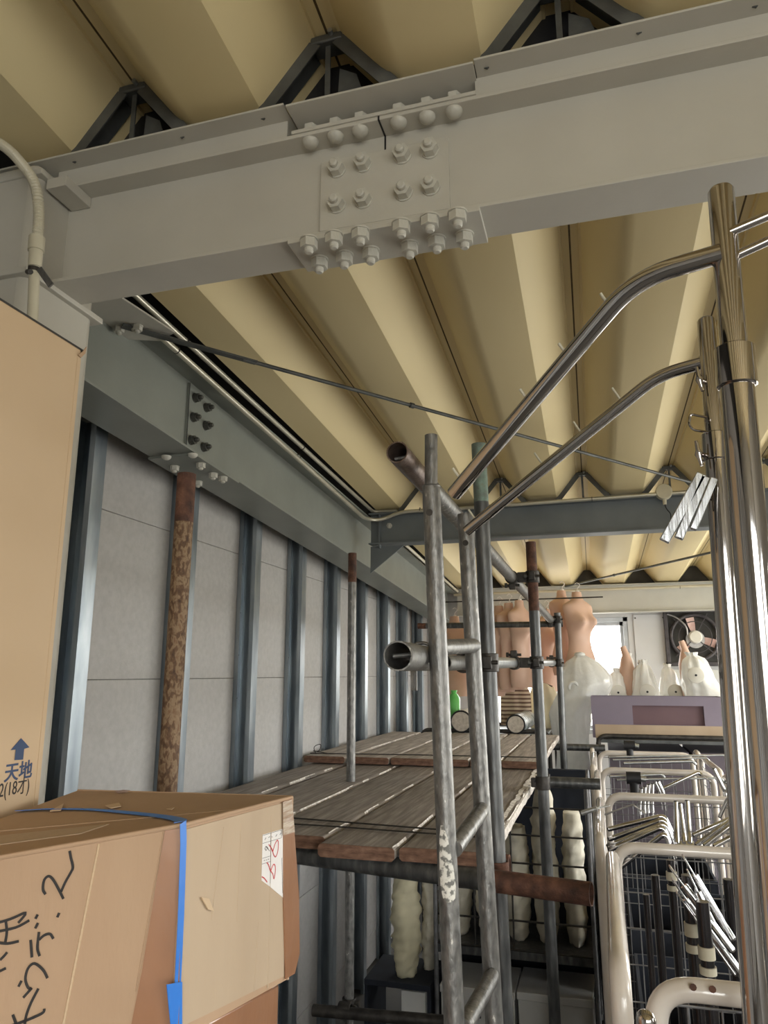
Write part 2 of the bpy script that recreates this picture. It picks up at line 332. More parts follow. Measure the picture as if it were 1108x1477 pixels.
# --- left wall: backing, boards and studs
wl = thing('wall_left', (-1.85, 2.3, 0), None, None, kind='structure')
MB().box((-1.95, YF-.2, 0), (-1.79, YB+.2, EYE+1.9)).build('wall_backing', 'closure', wl, smooth=False)
STUD_Y = [-2.1, -1.49, -.88, -.27, .34, .94, 1.535, 2.13, 2.78, 3.42, 4.04, 4.655, 5.275, 5.89, 6.485, 7.09]
rows = [-EYE+.005, -1.895, -1.27, -.645, -.02, .605, 1.2]
cols = [YF+.02] + [y-.03 for y in STUD_Y] + [YB-.02]
for i in range(len(cols)-1):
    for j in range(len(rows)-1):
        if cols[i+1]-cols[i] < .05: continue
        d = random.uniform(0, .0015)
        MB().box((-1.79, cols[i]+.001, EYE+rows[j]+.0009), (-1.76+d, cols[i+1]-.001, EYE+rows[j+1]-.0009)).build('wall_board', 'board', wl, bevel=.002, smooth=False, segs=1)
def stud_poly(y):                             # lipped channel, open towards the camera
    t = .003; wd = .065; x0, x1 = -1.757, -1.66; yb = y; ya = y-wd
    return [(x0, ya), (x0+.022, ya), (x0+.022, ya+t), (x0+t, ya+t), (x0+t, yb-t), (x1-t, yb-t), (x1-t, ya+t), (x1-.022, ya+t), (x1-.022, ya), (x1, ya), (x1, yb), (x0, yb)]
for y in STUD_Y:
    st = MB().prism([(a, b, .0) for a, b in stud_poly(y)], (0, 0, EYE+.78 if y > 4.5 else EYE+.9)).build('stud', 'galv', wl, smooth=False)
    for z in (-.9, -.55, -.12, .09, .3, .55):  # screwed ties across the channel
        if y > 1.5: MB().box((-1.752, y-.064, EYE+z), (-1.735, y-.058, EYE+z+.006)).build('tie', 'boltdark', st, smooth=False)

# --- walls with windows
def wall_boxes(mb, fn, a0, a1, z1, wins):
    """fn(a0,a1,z0,z1) adds a solid piece; wins: openings along the wall"""
    wins = sorted(wins); a = a0
    for (p, q, zz0, zz1) in wins:
        fn(a, p, 0, z1); fn(p, q, 0, zz0); fn(p, q, zz1, z1); a = q
    fn(a, a1, 0, z1)
mb = MB(); wall_boxes(mb, lambda a, b, c, d: mb.box((XR, a, c), (XR+.15, b, d)), YF-.2, YB+.2, EYE+1.9, WIN_RIGHT)
tag(mb.build('wall_right', 'wall', smooth=False), kind='structure')
mb = MB(); wall_boxes(mb, lambda a, b, c, d: mb.box((a, YF-.15, c), (b, YF, d)), -1.79, XR, EYE+1.9, WIN_FRONT)
tag(mb.build('wall_front', 'wall', smooth=False), kind='structure')
wb = thing('wall_back', (0, YB, 0), None, None, kind='structure')
mb = MB(); wall_boxes(mb, lambda a, b, c, d: mb.box((a, YB, c), (b, YB+.15, d)), -1.79, XR, EYE+1.9, WIN_BACK)
mb.build('wall_body', 'wall', wb, smooth=False)
for a, b in ((.345, .645), (1.2, 1.8), (1.805, 2.4), (2.405, 2.99)):
    pn = MB().box((a, YB-.012, .05), (b, YB, EYE+.575)).build('wall_panel', 'wall', wb, bevel=.003, smooth=False)
    for z in (EYE+.54, EYE+.1):
        for x in (a+.02, b-.02): MB().tube([(x, YB-.012, z), (x, YB-.016, z)], .008, 10).build('screw', 'boltdark', pn)
MB().box((.65, YB-.012, .05), (1.195, YB, EYE-.0)).build('wall_panel', 'wall', wb, bevel=.003, smooth=False)
nwin = [0]
def window(fn, a, b, z0, z1, panes):
    nwin[0] += 1
    c = fn((a+b)/2, (z0+z1)/2, 0)
    t = thing('window_%d' % nwin[0], c, None, None, kind='structure')
    f = .045; mb = MB()
    for (p, q, r, s_) in ((a, a+f, z0, z1), (b-f, b, z0, z1), (a, b, z0, z0+f), (a, b, z1-f, z1)):
        lo = fn(p, r, -.03); hi = fn(q, s_, .05); mb.box([min(i, j) for i, j in zip(lo, hi)], [max(i, j) for i, j in zip(lo, hi)])
    mb.build('window_frame', 'frame', t, bevel=.003, smooth=False)
    wd = (b-a-2*f)/panes
    for i in range(panes):
        p = a+f+wd*i; q = p+wd; mb = MB()
        for (pp, qq, r, s_) in ((p, p+.03, z0+f, z1-f), (q-.03, q, z0+f, z1-f), (p, q, z0+f, z0+f+.035), (p, q, z1-f-.035, z1-f)):
            lo = fn(pp, r, .0+.02*(i % 2)); hi = fn(qq, s_, .018+.02*(i % 2)); mb.box([min(i_, j) for i_, j in zip(lo, hi)], [max(i_, j) for i_, j in zip(lo, hi)])
        sa = mb.build('sash', 'frame', t, smooth=False)
        lo = fn(p+.03, z0+f+.035, .008+.02*(i % 2)); hi = fn(q-.03, z1-f-.035, .012+.02*(i % 2))
        MB().box([min(i_, j) for i_, j in zip(lo, hi)], [max(i_, j) for i_, j in zip(lo, hi)]).build('pane', 'glass', sa, smooth=False)
for a, b, z0, z1 in WIN_BACK: window(lambda s_, z, o: (s_, YB+.04+o, z), a, b, z0, z1, 2)
for a, b, z0, z1 in WIN_RIGHT: window(lambda s_, z, o: (XR+.04+o, s_, z), a, b, z0, z1, 2)
for a, b, z0, z1 in WIN_FRONT: window(lambda s_, z, o: (s_, YF-.04-o, z), a, b, z0, z1, 2)

# ================================================================== STEEL FRAME
NUT = nut_mesh('nut', 'bolt', .032, .022, .0095, .011)
NUTD = nut_mesh('nut_dark', 'boltdark', .032, .02, .0095, .016)
NUTS = nut_mesh('nut_small', 'bolt', .03, .018, .009, .008)
DOME = dome_mesh('rivet_head', 'bolt', .0185, .015)
def ibeam_x(t, x0, x1, yf, yb, zb, zt, tf, tw, m='paint'):
    yw = (yf+yb)/2; bx = lambda a, b, c, d, e, f: MB().box((a, c, EYE+e), (b, d, EYE+f))
    bx(x0, x1, yw-tw/2, yw+tw/2, zb+tf, zt-tf).build('web', m, t, smooth=False)
    bx(x0, x1, yf, yb, zb, zb+tf).build('bottom_flange', m, t, bevel=.0015, smooth=False)
    bx(x0, x1, yf, yb, zt-tf, zt).build('top_flange', m, t, bevel=.0015, smooth=False)

# --- the near spliced beam
YW, TW = 1.335, .007
bm1 = thing('steel_beam', (.6, YW, EYE+.9), 'grey steel roof beam with a bolted splice plate on its web', 'beam')
ibeam_x(bm1, -1.21, XR, 1.28, 1.39, .905, 1.167, .009, TW)
xa, xb = P(465, 270, Y=YW).x, P(649, 240, Y=YW).x
MB().box((xa, YW-TW/2-.008, EYE+.945), (xb, YW-TW/2, EYE+1.118)).build('splice_plate', 'plate', bm1, bevel=.001, smooth=False)
fa, fb = P(416, 342, Y=1.28).x, P(692, 290, Y=1.28).x
MB().box((fa, 1.276, EYE+.895), (fb, 1.392, EYE+.9048)).build('splice_plate', 'plate', bm1, bevel=.0012, smooth=False)
MB().box((fa, 1.277, EYE+1.1672), (fb, 1.392, EYE+1.176)).build('splice_plate', 'plate', bm1, bevel=.0012, smooth=False)
for x, y in ((487, 246), (525, 238), (581, 226), (621, 218), (487, 297), (525, 290), (583, 279), (622, 271)):
    place(NUT, 'bolt', bm1, P(x, y, Y=YW-TW/2-.008), (0, -1, 0))
for x, y in ((446, 345), (482, 338), (520, 332), (579, 321), (620, 313), (660, 306), (461, 374), (497, 367), (535, 361), (591, 352), (630, 344), (670, 338)):
    place(NUT, 'bolt', bm1, P(x, y, Z=.895), (0, 0, -1))
for x, y in ((448, 204), (484, 196), (520, 188), (575, 176), (616, 168), (655, 160)):
    p = P(x, y, Z=1.158); place(DOME, 'rivet', bm1, p, (0, 0, -1))
    place(NUTS, 'bolt', bm1, (p.x, 1.3, EYE+1.176), (0, 0, 1))
xg = P(550, 190, Y=1.30).x                    # the open joint between the two beam ends
MB().box((xg-.002, 1.2795, EYE+1.1575), (xg+.002, YW+.002, EYE+1.1672)).build('joint_gap', 'black', bm1, smooth=False)
MB().box((xg-.002, YW-TW/2-.0005, EYE+1.12), (xg+.002, YW, EYE+1.158)).build('joint_gap', 'black', bm1, smooth=False)
# channel on top of the beam that carries the roof brackets, cut away above the splice
for a, b in ((-1.21, P(413, 190, Y=1.28).x), (P(685, 125, Y=1.28).x, XR)):
    MB().box((a, 1.285, EYE+1.1672), (b, 1.289, EYE+1.211)).build('channel_web', 'paint', bm1, smooth=False)
for a, b, dz in ((-1.42, P(410, 160, Y=1.24).x-.002, 0), (P(412, 160, Y=1.24).x, P(683, 110, Y=1.24).x, -.006), (P(684, 110, Y=1.24).x, XR, 0)):
    MB().box((a, 1.238, EYE+1.211+dz), (b, 1.38, EYE+1.216+dz)).build('channel_flange', 'paint', bm1, bevel=.0008, smooth=False)
mb = MB().box((-1.2, 1.24, EYE+1.130), (-1.145, 1.33, EYE+1.157))   # stiffener under the top flange, by the column
mb.build('stiffener', 'paint', bm1, bevel=.001, smooth=False)

# --- roof brackets standing on the beams
def bracket(k, y, full, label, group):
    x = xs(k, y); z = zrb(y)+.002; t = thing('roof_bracket', (x, y+.02, EYE+z-.03), label, 'bracket', group)
    zb_ = z-.026
    for s_ in (-1, 1):
        a = V(x+s_*.168, y, zb_); b = V(x+s_*.036, y, z+RH-.022)
        lg = MB().hexa([a, a+Vector((s_*.006, 0, .004)), a+Vector((s_*.006, .06, .004)), a+Vector((0, .06, 0))],
                       [b, b+Vector((s_*.006, 0, .004)), b+Vector((s_*.006, .06, .004)), b+Vector((0, .06, 0))])
        n = Vector((-s_*.022, 0, -.012))
        lg.hexa([a, a+n, a+n+Vector((0, .003, 0)), a+Vector((0, .003, 0))], [b, b+n, b+n+Vector((0, .003, 0)), b+Vector((0, .003, 0))])
        lg.build('leg', 'bracket', t, smooth=False)
    MB().box((x-.038, y-.002, EYE+z+RH-.028), (x+.038, y+.045, EYE+z+RH-.008)).build('head', 'bracket', t, bevel=.004)
    MB().box((x-.006, y+.012, EYE+zb_), (x+.006, y+.016, EYE+z+RH-.026)).build('strap', 'bracket', t, smooth=False)
    MB().tube([V(x+.012, y-.012, z+RH-.012), V(x+.012, y+.05, z+RH-.012)], .006, 10).build('bolt', 'silver', t)
    if full:
        MB().prism([V(x+.015, y+.035, zb_), V(x+.085, y+.035, zb_), V(x+.06, y+.035, z+.06), V(x+.02, y+.035, z+.085)], (0, .004, 0)).build('gusset', 'bracket', t, smooth=False)
for k in range(-2, 4):
    bracket(k, 1.262, True, 'triangular dark steel roof bracket standing on the spliced beam', 'brackets on the spliced beam')
for k in range(-2, 4):
    bracket(k, 4.47, False, 'small triangular roof bracket standing on the far cross beam', 'brackets on the far cross beam')

# --- far cross beam and end beam
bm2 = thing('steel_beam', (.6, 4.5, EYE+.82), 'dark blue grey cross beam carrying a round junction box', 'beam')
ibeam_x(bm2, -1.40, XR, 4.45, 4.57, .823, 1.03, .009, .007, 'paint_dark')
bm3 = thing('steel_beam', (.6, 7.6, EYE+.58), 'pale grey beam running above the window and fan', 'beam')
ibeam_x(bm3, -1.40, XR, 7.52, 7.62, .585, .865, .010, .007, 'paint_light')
xj = P(547, 760, Y=4.47).x                    # end plate and haunch where the cross beam meets the wall beam
MB().box((xj-.002, 4.462, EYE+.80), (xj+.006, 4.505, EYE+1.02)).build('end_plate', 'paint_dark', bm2, smooth=False)
place(NUTS, 'bolt', bm2, (xj+.06, 4.5065, EYE+.95), (0, -1, 0))
MB().prism([V(-1.40, 4.50, .815), V(xj+.16, 4.50, .815), V(-1.40, 4.50, .64)], (0, .01, 0)).build('haunch', 'paint_dark', bm2, smooth=False)

# --- the sloping wall beam on the left
def zwb(y): return .842 - .0605*(y-1.67)
wbm = thing('steel_beam', (-1.495, 3.5, EYE+.7), 'long grey wall beam above the studs carrying two conduits', 'beam')
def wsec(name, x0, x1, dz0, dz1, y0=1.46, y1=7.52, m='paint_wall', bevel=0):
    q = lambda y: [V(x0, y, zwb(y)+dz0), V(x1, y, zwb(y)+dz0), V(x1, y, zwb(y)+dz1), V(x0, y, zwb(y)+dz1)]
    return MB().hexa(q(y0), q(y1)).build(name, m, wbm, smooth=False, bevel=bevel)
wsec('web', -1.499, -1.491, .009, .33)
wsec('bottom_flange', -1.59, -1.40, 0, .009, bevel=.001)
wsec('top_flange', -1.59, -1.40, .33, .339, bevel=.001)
ysp = P(268, 600, X=-1.491).y
wsec('splice_plate', -1.491, -1.482, .02, .32, ysp, ysp+.34)
wsec('joint_gap', -1.4815, -1.4812, .02, .32, ysp-.001, ysp+.004, 'black')
for i, (x, y) in enumerate(((281, 574), (297, 588), (278, 602), (296, 614), (275, 635), (293, 645))):
    place(NUTD, 'bolt', wbm, P(x, y, X=-1.482), (1, 0, 0))
wsec('splice_plate', -1.598, -1.396, -.009, -.0002, ysp-.07, ysp+.28)
for x, y in ((240, 660), (278, 657), (252, 672), (290, 668), (308, 680), (322, 684), (286, 690), (276, 683)):
    p = P(x, y, Z=zwb(ysp)-.009); place(NUTS if y > 664 else DOME, 'bolt', wbm, (p.x, p.y, EYE+zwb(p.y)-.009), (0, 0, -1))
# gusset for the brace rods, tucked under the near beam
mb = MB(); g = [P(x, y, Z=1.125) for x, y in ((112, 440), (172, 428), (252, 480), (232, 492), (128, 487))]
mb.prism(g, (0, 0, .006)).build('brace_gusset', 'paint', wbm, smooth=False)
for x, y in ((172, 472), (198, 470)): place(NUTS, 'bolt', wbm, P(x, y, Z=1.125), (0, 0, -1))
# small roof clips beyond the conduits
for x, y in ((372, 562), (484, 676)):
    p = P(x, y, X=-1.36); MB().box((p.x-.03, p.y-.012, p.z), (p.x+.03, p.y+.012, p.z+.004)).build('roof_clip', 'bracket', wbm, smooth=False)

# --- column at the left end of the near beam
cl = thing('steel_column', (-1.33, 1.34, 0), 'grey box column at the end of the spliced beam', 'column')
MB().box((-1.45, 1.22, 0), (-1.21, 1.46, EYE+1.2)).build('shaft', 'paint', cl, bevel=.025, segs=4)
MB().box((-1.47, 1.205, EYE+.893), (-1.195, 1.475, EYE+.908)).build('diaphragm', 'paint', cl, bevel=.002, smooth=False)
MB().box((-1.47, 1.215, EYE+1.156), (-1.195, 1.475, EYE+1.170)).build('diaphragm', 'paint', cl, bevel=.002, smooth=False)

# --- brace rods
def rod(name, a, b, r, label, flat=None):
    t = thing(name, a, label, 'brace rod')
    d = (b-a).normalized(); c = a+d*(flat or 0)
    MB().tube([c, b], r, 10).build('shaft', 'bracket', t)
    if flat: MB().bar(a, c+d*.05, .03, .006, (0, 0, 1)).build('flat_end', 'bracket', t, smooth=False)
    MB().tube([a+(b-a)*.38, a+(b-a)*.386], r*1.5, 10).build('collar', 'bracket', t)
    return t
rod('brace_rod', P(176, 470, X=-1.44), P(1006, 698, Y=4.1), .0075, 'thin grey brace rod crossing under the ceiling to the far beam', .42)
rod('brace_rod', P(816, 846, Y=7.4), P(1042, 793, Y=5.6), .009, 'thin dark brace rod in front of the end wall gables')

# ================================================================== CONDUITS
def conduit(name, pts, r, label, m, clips=(), rad=.08):
    t = thing(name, pts[0], label, 'conduit')
    MB().tube(bendpath(pts, rad), r, 12).build('tube', m, t)
    for c, ax in clips:
        MB().ring(c, ax, r+.0015, .0022, 14, 6).build('clip', 'clamp', t)
    return t
XC = -1.378
A0 = P(150, 412, X=XC); A1 = P(526, 748, X=XC)
conduit('conduit', [A0, A1, P(548, 751, Y=4.41), P(578, 738, Y=4.41), P(640, 735, Y=4.41), P(1100, 702, Y=4.41)], .0115,
        'ivory conduit along the wall beam that bends onto the far cross beam', 'conduit_steel',
        [(P(255, 505, X=XC), A1-A0), (P(430, 659, X=XC), A1-A0), (P(606, 735, Y=4.41), (1, 0, 0)), (P(854, 720, Y=4.41), (1, 0, 0))])
B0 = P(178, 410, X=XC); B1 = P(538, 738, X=XC)
conduit('conduit', [B0, B1, B1+Vector((.16, .02, 0))], .0115, 'ivory conduit running closest to the ceiling above the wall beam', 'conduit_steel',
        [(P(268, 492, X=XC), B1-B0), (P(436, 645, X=XC), B1-B0)], .03)
conduit('conduit', [P(585, 786, X=-1.36), P(660, 853, X=-1.36)], .012, 'short ivory conduit on the wall beam beyond the cross beam', 'conduit')
conduit('conduit', [P(655, 858, Y=7.48), P(1100, 842, Y=7.48)], .013, 'long ivory conduit fixed along the pale end beam', 'conduit',
        [(P(981, 847, Y=7.48), (1, 0, 0))])
jb = thing('junction_box', P(958, 712, Y=4.42), 'round cream junction box on the far cross beam', 'junction box')
p = P(957.5, 710, Y=4.42)
MB().tube([p+Vector((0, .012, 0)), p+Vector((0, -.018, 0)), p+Vector((0, -.026, 0))], [.047, .047, .043], 24).build('cover', 'conduit', jb)
MB().tube([p+Vector((0, -.005, -.045)), p+Vector((0, -.005, -.075))], .011, 12).build('outlet', 'conduit', jb)
MB().tube(bendpath([p+Vector((0, -.005, -.07)), p+Vector((.005, -.005, -.1)), p+Vector((.03, .0, -.13)), p+Vector((.025, .0, -.17))], .03), .003, 8).build('cable', 'black', jb)
# flexible conduit on the column
fx = thing('flexible_conduit', P(47, 470, Y=1.185), 'ribbed ivory flexible conduit joined to a straight pipe on the column', 'conduit')
path = bendpath([P(-40, 190, Y=1.16), P(10, 210, Y=1.165), P(52, 262, Y=1.175), P(57, 310, Y=1.185), P(54, 345, Y=1.185)], .08, 10)
dense = []
for i in range(len(path)-1):
    n = max(2, int((path[i+1]-path[i]).length/.0033)); dense += [path[i].lerp(path[i+1], j/n) for j in range(n)]
MB().tube(dense, [.0124 if i % 2 else .0096 for i in range(len(dense))], 14).build('ribbed_hose', 'conduit', fx, angle=15)
q0, q1 = P(53.5, 343, Y=1.185), P(50, 386, Y=1.185)
MB().tube([q0, q0.lerp(q1, .45), q0.lerp(q1, .46), q1], [.0175, .0175, .0145, .0145], 20).build('coupling', 'conduit', fx)
MB().tube([q1, P(46, 480, Y=1.185), P(40, 560, Y=1.185)], .0115, 16).build('pipe', 'conduit', fx)
q = P(49.5, 390, Y=1.185); MB().tube([q+Vector((0, 0, .005)), q-Vector((0, 0, .005))], .0135, 16).build('clamp', 'clamp', fx)
MB().bar(P(57, 388, Y=1.18), P(74, 412, Y=1.18), .004, .014).build('clamp_bracket', 'pole', fx)
MB().tube([P(40, 392, Y=1.19), P(44, 392, Y=1.17)], .006, 8).build('screw', 'clamp', fx)

# ================================================================== SCAFFOLD
RP = .0243                                    # 48.6 mm scaffold tube
def to_floor(a, b):                           # continue the line a->b down to the floor
    t = a.z/(a.z-b.z); return a+(b-a)*t
# --- ladder frame: two uprights and welded rungs
Y1, Y2 = 1.645, 1.93; RL = .02135
t1 = P(622, 702, Y=Y1); b1 = to_floor(t1, P(649.5, 1340, Y=Y1))
t2 = P(671, 742, Y=Y2); b2 = to_floor(t2, P(705.5, 1340, Y=Y2))
lf = thing('scaffold_ladder', b1, 'weathered scaffold ladder frame with a white paint mark, in front of the plank deck', 'scaffold')
MB().tube([b1, t1], RL, 24).build('upright', 'pole', lf)
MB().pipe(t1, P(622, 628, Y=Y1), .0155, .003).build('spigot', 'pole', lf)
MB().ring(t1, (0, 0, 1), RL-.002, .003, 24, 6).build('weld', 'pole', lf)
p = P(619.5, 739, Y=Y1-RL-.001); MB().tube([p+Vector((0, .006, 0)), p], .008, 14).build('pin', 'clamp', lf)
MB().tube([b2, t2], RL, 24).build('upright', 'pole', lf)
p = P(671.5, 783, Y=Y2-RL-.001); MB().tube([p+Vector((0, .006, 0)), p], .008, 12).build('pin', 'clamp', lf)
for pa, pb in (((634, 934), (686, 931)), ((655, 1224), (697, 1166)), ((668, 1484), (711, 1406)), ):
    a = P(*pa, Y=Y1+.005); b = P(*pb, Y=Y2-.02)
    MB().tube([a, a.lerp(b, .92), b], [.0185, .0185, .015], 18).build('rung', 'pole', lf)
mk = MB()                                     # splash of white paint wrapped on the upright
ring_n = 9; vs = []; fs = []
ys = [1188, 1205, 1225, 1250, 1275, 1292, 1297]; wd = [.1, .34, .46, .6, .66, .5, .2]; sh = [-.35, -.25, -.2, -.1, 0, .06, .05]
for j, yy in enumerate(ys):
    c = P(622+(yy-702)*.0431, yy, Y=Y1)
    for i in range(ring_n):
        a_ = (i/(ring_n-1)-.5)*2*wd[j]*1.25 + sh[j] + R(10)
        vs.append(c+Vector((math.sin(a_)*(RL+.0006), -math.cos(a_)*(RL+.0006), 0)))
for j in range(len(ys)-1):
    for i in range(ring_n-1): fs.append((j*ring_n+i, j*ring_n+i+1, (j+1)*ring_n+i+1, (j+1)*ring_n+i))
mk.add(vs, fs).build('paint_mark', 'whitespot', lf)

def upright(name, px_t, px_b, y, r, parts, label, group=None, hollow=True):
    """a standing tube; parts: list of (fraction from the top, material)"""
    a = P(*px_t, Y=y); b = to_floor(a, P(*px_b, Y=y)); t = thing(name, b, label, 'scaffold pole', group); c = a; prev = 0
    for fr, m, nm in parts:
        e = a.lerp(b, fr); mb = MB()
        if prev == 0 and hollow: mb.pipe(c, e, r)
        else: mb.tube([c, e], r, 22)
        mb.build(nm, m, t); c = e; prev = fr
    return t, a, b
upright('scaffold_pole', (690.5, 641), (724, 1373), 2.32, RP, [(.07, 'pole_green', 'painted_top'), (1, 'pole_grey', 'shaft')], 'grey scaffold pole with a green painted top, behind the ladder frame')
upright('scaffold_pole', (765.6, 782), (800, 1459), 3.47, RP, [(.12, 'rust', 'rusty_top'), (1, 'pole_grey', 'shaft')], 'scaffold pole with a rusty brown top at the right edge of the deck')
upright('scaffold_pole', (804, 884), (829, 1442), 5.6, RP, [(1, 'pole_grey', 'shaft')], 'thin grey scaffold pole at the far corner of the upper deck', hollow=False)
upright('scaffold_pole', (508.5, 798), (504, 1400), 3.47, .0215, [(.055, 'rust', 'rusty_top'), (1, 'pole', 'shaft')], 'speckled scaffold pole rising through the planks with a short rusty top')
upright('scaffold_pole', (269.5, 684), (241, 1137), 1.64, RP, [(.05, 'rust', 'rusty_top'), (1, 'rustpole', 'shaft')], 'thick brown rusty scaffold pole standing before the stud wall')

# --- horizontal tubes
def htube(a, b, r, m, label, end=None, hollow=True, rung=False):
    t = thing('scaffold_tube', a, label, 'scaffold tube')
    if end:
        e = a.lerp(b, end[0]); MB().pipe(a, e, r, .003).build('rusty_end', end[1], t); MB().tube([e, b], r, 22).build('shaft', m, t)
    else: MB().pipe(a, b, r, .003).build('shaft', m, t)
    if rung:                                  # the pin seen inside the open end
        d = (b-a).normalized(); u = d.cross(Vector((0, 0, 1))).normalized()
        MB().tube([a+d*.05-u*.02, a+d*.05+u*.022+Vector((0, 0, .004))], .005, 10).build('pin', 'pole', t)
    return t
UA = P(573, 652, d=1.66); UB = P(796, 896, d=5.5)
htube(UA, UB, .0258, 'pole', 'open scaffold tube running back level with the top of the ladder frame', (.06, 'brownsteel'), rung=True)
SA = P(574, 946, d=1.45); SB = P(630, 951, d=1.95)
htube(SA, SB, .0298, 'pole', 'thick short open tube poking out beside the ladder frame at eye level', rung=True)
LA = P(640, 956, d=2.02); LB = P(801, 956, d=5.5)
htube(LA, LB, .0225, 'silver', 'bright zinc tube running back at eye level behind the ladder frame', (.17, 'pole'))
htube(P(603, 903, Y=5.66), P(812, 900, Y=5.66), .0225, 'pole_grey', 'grey cross tube with a rusty end above the far end of the upper deck', (.06, 'rust'))
ra = P(852, 1262, Y=2.16); ra.z = EYE-.5675; rb = Vector((-1.56, 2.47, ra.z))
htube(ra, rb, .0295, 'pole_grey', 'thick cross tube under the front plank ends with a red brown end', (.20, 'rust'))
htube(P(866, 1131, Y=3.54), Vector((-.305, 3.54, P(866, 1131, Y=3.54).z)), RP, 'pole_grey', 'short grey tube clamped to the brown topped pole at deck height')
htube(P(873, 1079, Y=5.66), Vector((-1.56, 5.66, P(873, 1079, Y=5.66).z)), RP, 'pole_grey', 'dark cross tube under the far end of the upper deck')
htube(P(452, 1457, Y=3.40), P(660, 1475, Y=3.40), RP, 'clamp', 'dark cross tube low under the deck with a clamp')

# --- clamps: two collars at right angles, a bolt
def clamp(p, ax1, ax2, r, label, m='clamp', off=None, q=None):
    """p on the first tube, q on the second (or off: the side it lies on)"""
    p = Vector(p); ax1 = Vector(ax1).normalized(); ax2 = Vector(ax2).normalized()
    if q is None: q = p + Vector(off).normalized()*(2*r+.008)
    q = Vector(q); n = (q-p).normalized()
    t = thing('scaffold_clamp', p, label, 'clamp')
    MB().pipe(p-ax1*.028, p+ax1*.028, r+.0075, .0073, 20).build('collar', m, t, bevel=.002)
    MB().pipe(q-ax2*.028, q+ax2*.028, r+.0075, .0073, 20).build('collar', m, t, bevel=.002)
    MB().bar(p+n*(r+.002), q-n*(r+.002), .042, .046, ax1).build('saddle', m, t, bevel=.003)
    for c, ax in ((p, ax1), (q, ax2)):
        sd_ = ax.cross(n).normalized()
        if sd_.y > 0: sd_ = -sd_                  # bolts on the room side
        k = c+sd_*(r+.012)
        MB().box(k-Vector((.015, .012, .02)), k+Vector((.015, .012, .02))).build('lug', m, t, bevel=.004)
        MB().tube([k-n*.034, k+n*.034], .0065, 10).build('bolt', m, t)
        MB().prism([k+n*.024+(ax*math.cos(R(60*i))+ax.cross(n)*math.sin(R(60*i)))*.0125 for i in range(6)], n*.011).build('nut', 'boltdark', t)
    return t
Xd, Yd, Zd = Vector((1, 0, 0)), Vector((0, 1, 0)), Vector((0, 0, 1))
dirU, dirL = (UB-UA).normalized(), (LB-LA).normalized()
def on(a, b, y): return a+(b-a)*((y-a.y)/(b.y-a.y))
def pole_at(t, px_t, px_b, y, z):
    a = P(*px_t, Y=y); b = P(*px_b, Y=y); return a+(b-a)*((z-a.z)/(b.z-a.z))
P3 = lambda z: pole_at(0, (690.5, 641), (724, 1373), 2.32, z)
P4 = lambda z: pole_at(0, (765.6, 782), (800, 1459), 3.47, z)
P5 = lambda z: pole_at(0, (804, 884), (829, 1442), 5.6, z)
P507 = lambda z: pole_at(0, (508.5, 798), (504, 1400), 3.47, z)
clamp(P4(on(UA, UB, 3.47).z), Zd, dirU, RP, 'dark swivel clamp holding the upper tube to the brown topped pole', q=on(UA, UB, 3.47))
clamp(P4(on(LA, LB, 3.47).z), Zd, dirL, RP, 'dark swivel clamp at eye level on the brown topped pole', q=on(LA, LB, 3.47))
clamp(P3(on(LA, LB, 2.32).z), Zd, dirL, RP, 'dark square clamp at eye level on the green topped pole', q=on(LA, LB, 2.32))
clamp(P5(on(LA, LB, 5.5).z), Zd, dirL, RP, 'small dark clamp at eye level on the far corner pole', off=(-1, 0, 0))
clamp(P5(on(UA, UB, 5.5).z), Zd, dirU, RP, 'small dark clamp joining the upper tube to the far corner pole', off=(-1, -.2, 0))
clamp(P3(P(735, 1262, Y=2.285).z), Zd, Xd, .026, 'rusty clamp holding the thick cross tube to the green topped pole', 'rust', off=(0, 1, 0))
clamp(P4(P(795, 1128, Y=3.5).z), Zd, Xd, RP, 'dark clamp holding the short grey tube at deck height', off=(0, 1, 0))
clamp(P507(P(498, 1459, Y=3.40).z), Zd, Xd, RP, 'dark clamp on the low tube under the deck', off=(0, -1, 0))
dirS = (SB-SA).normalized(); p = SA.lerp(SB, .55)
lp = thing('hook_ring', p, 'steel half ring hooked over the eye level tube by the ladder frame', 'hook')
MB().tube(arc(p, .0355, R(-10), R(200), dirS.cross(Zd), Zd, 14), .0042, 10).build('half_ring', 'pole', lp)
MB().bar(p+Vector((-.02, 0, -.026)), p+Vector((-.02, 0, -.075)), .008, .014).build('tail', 'pole', lp)

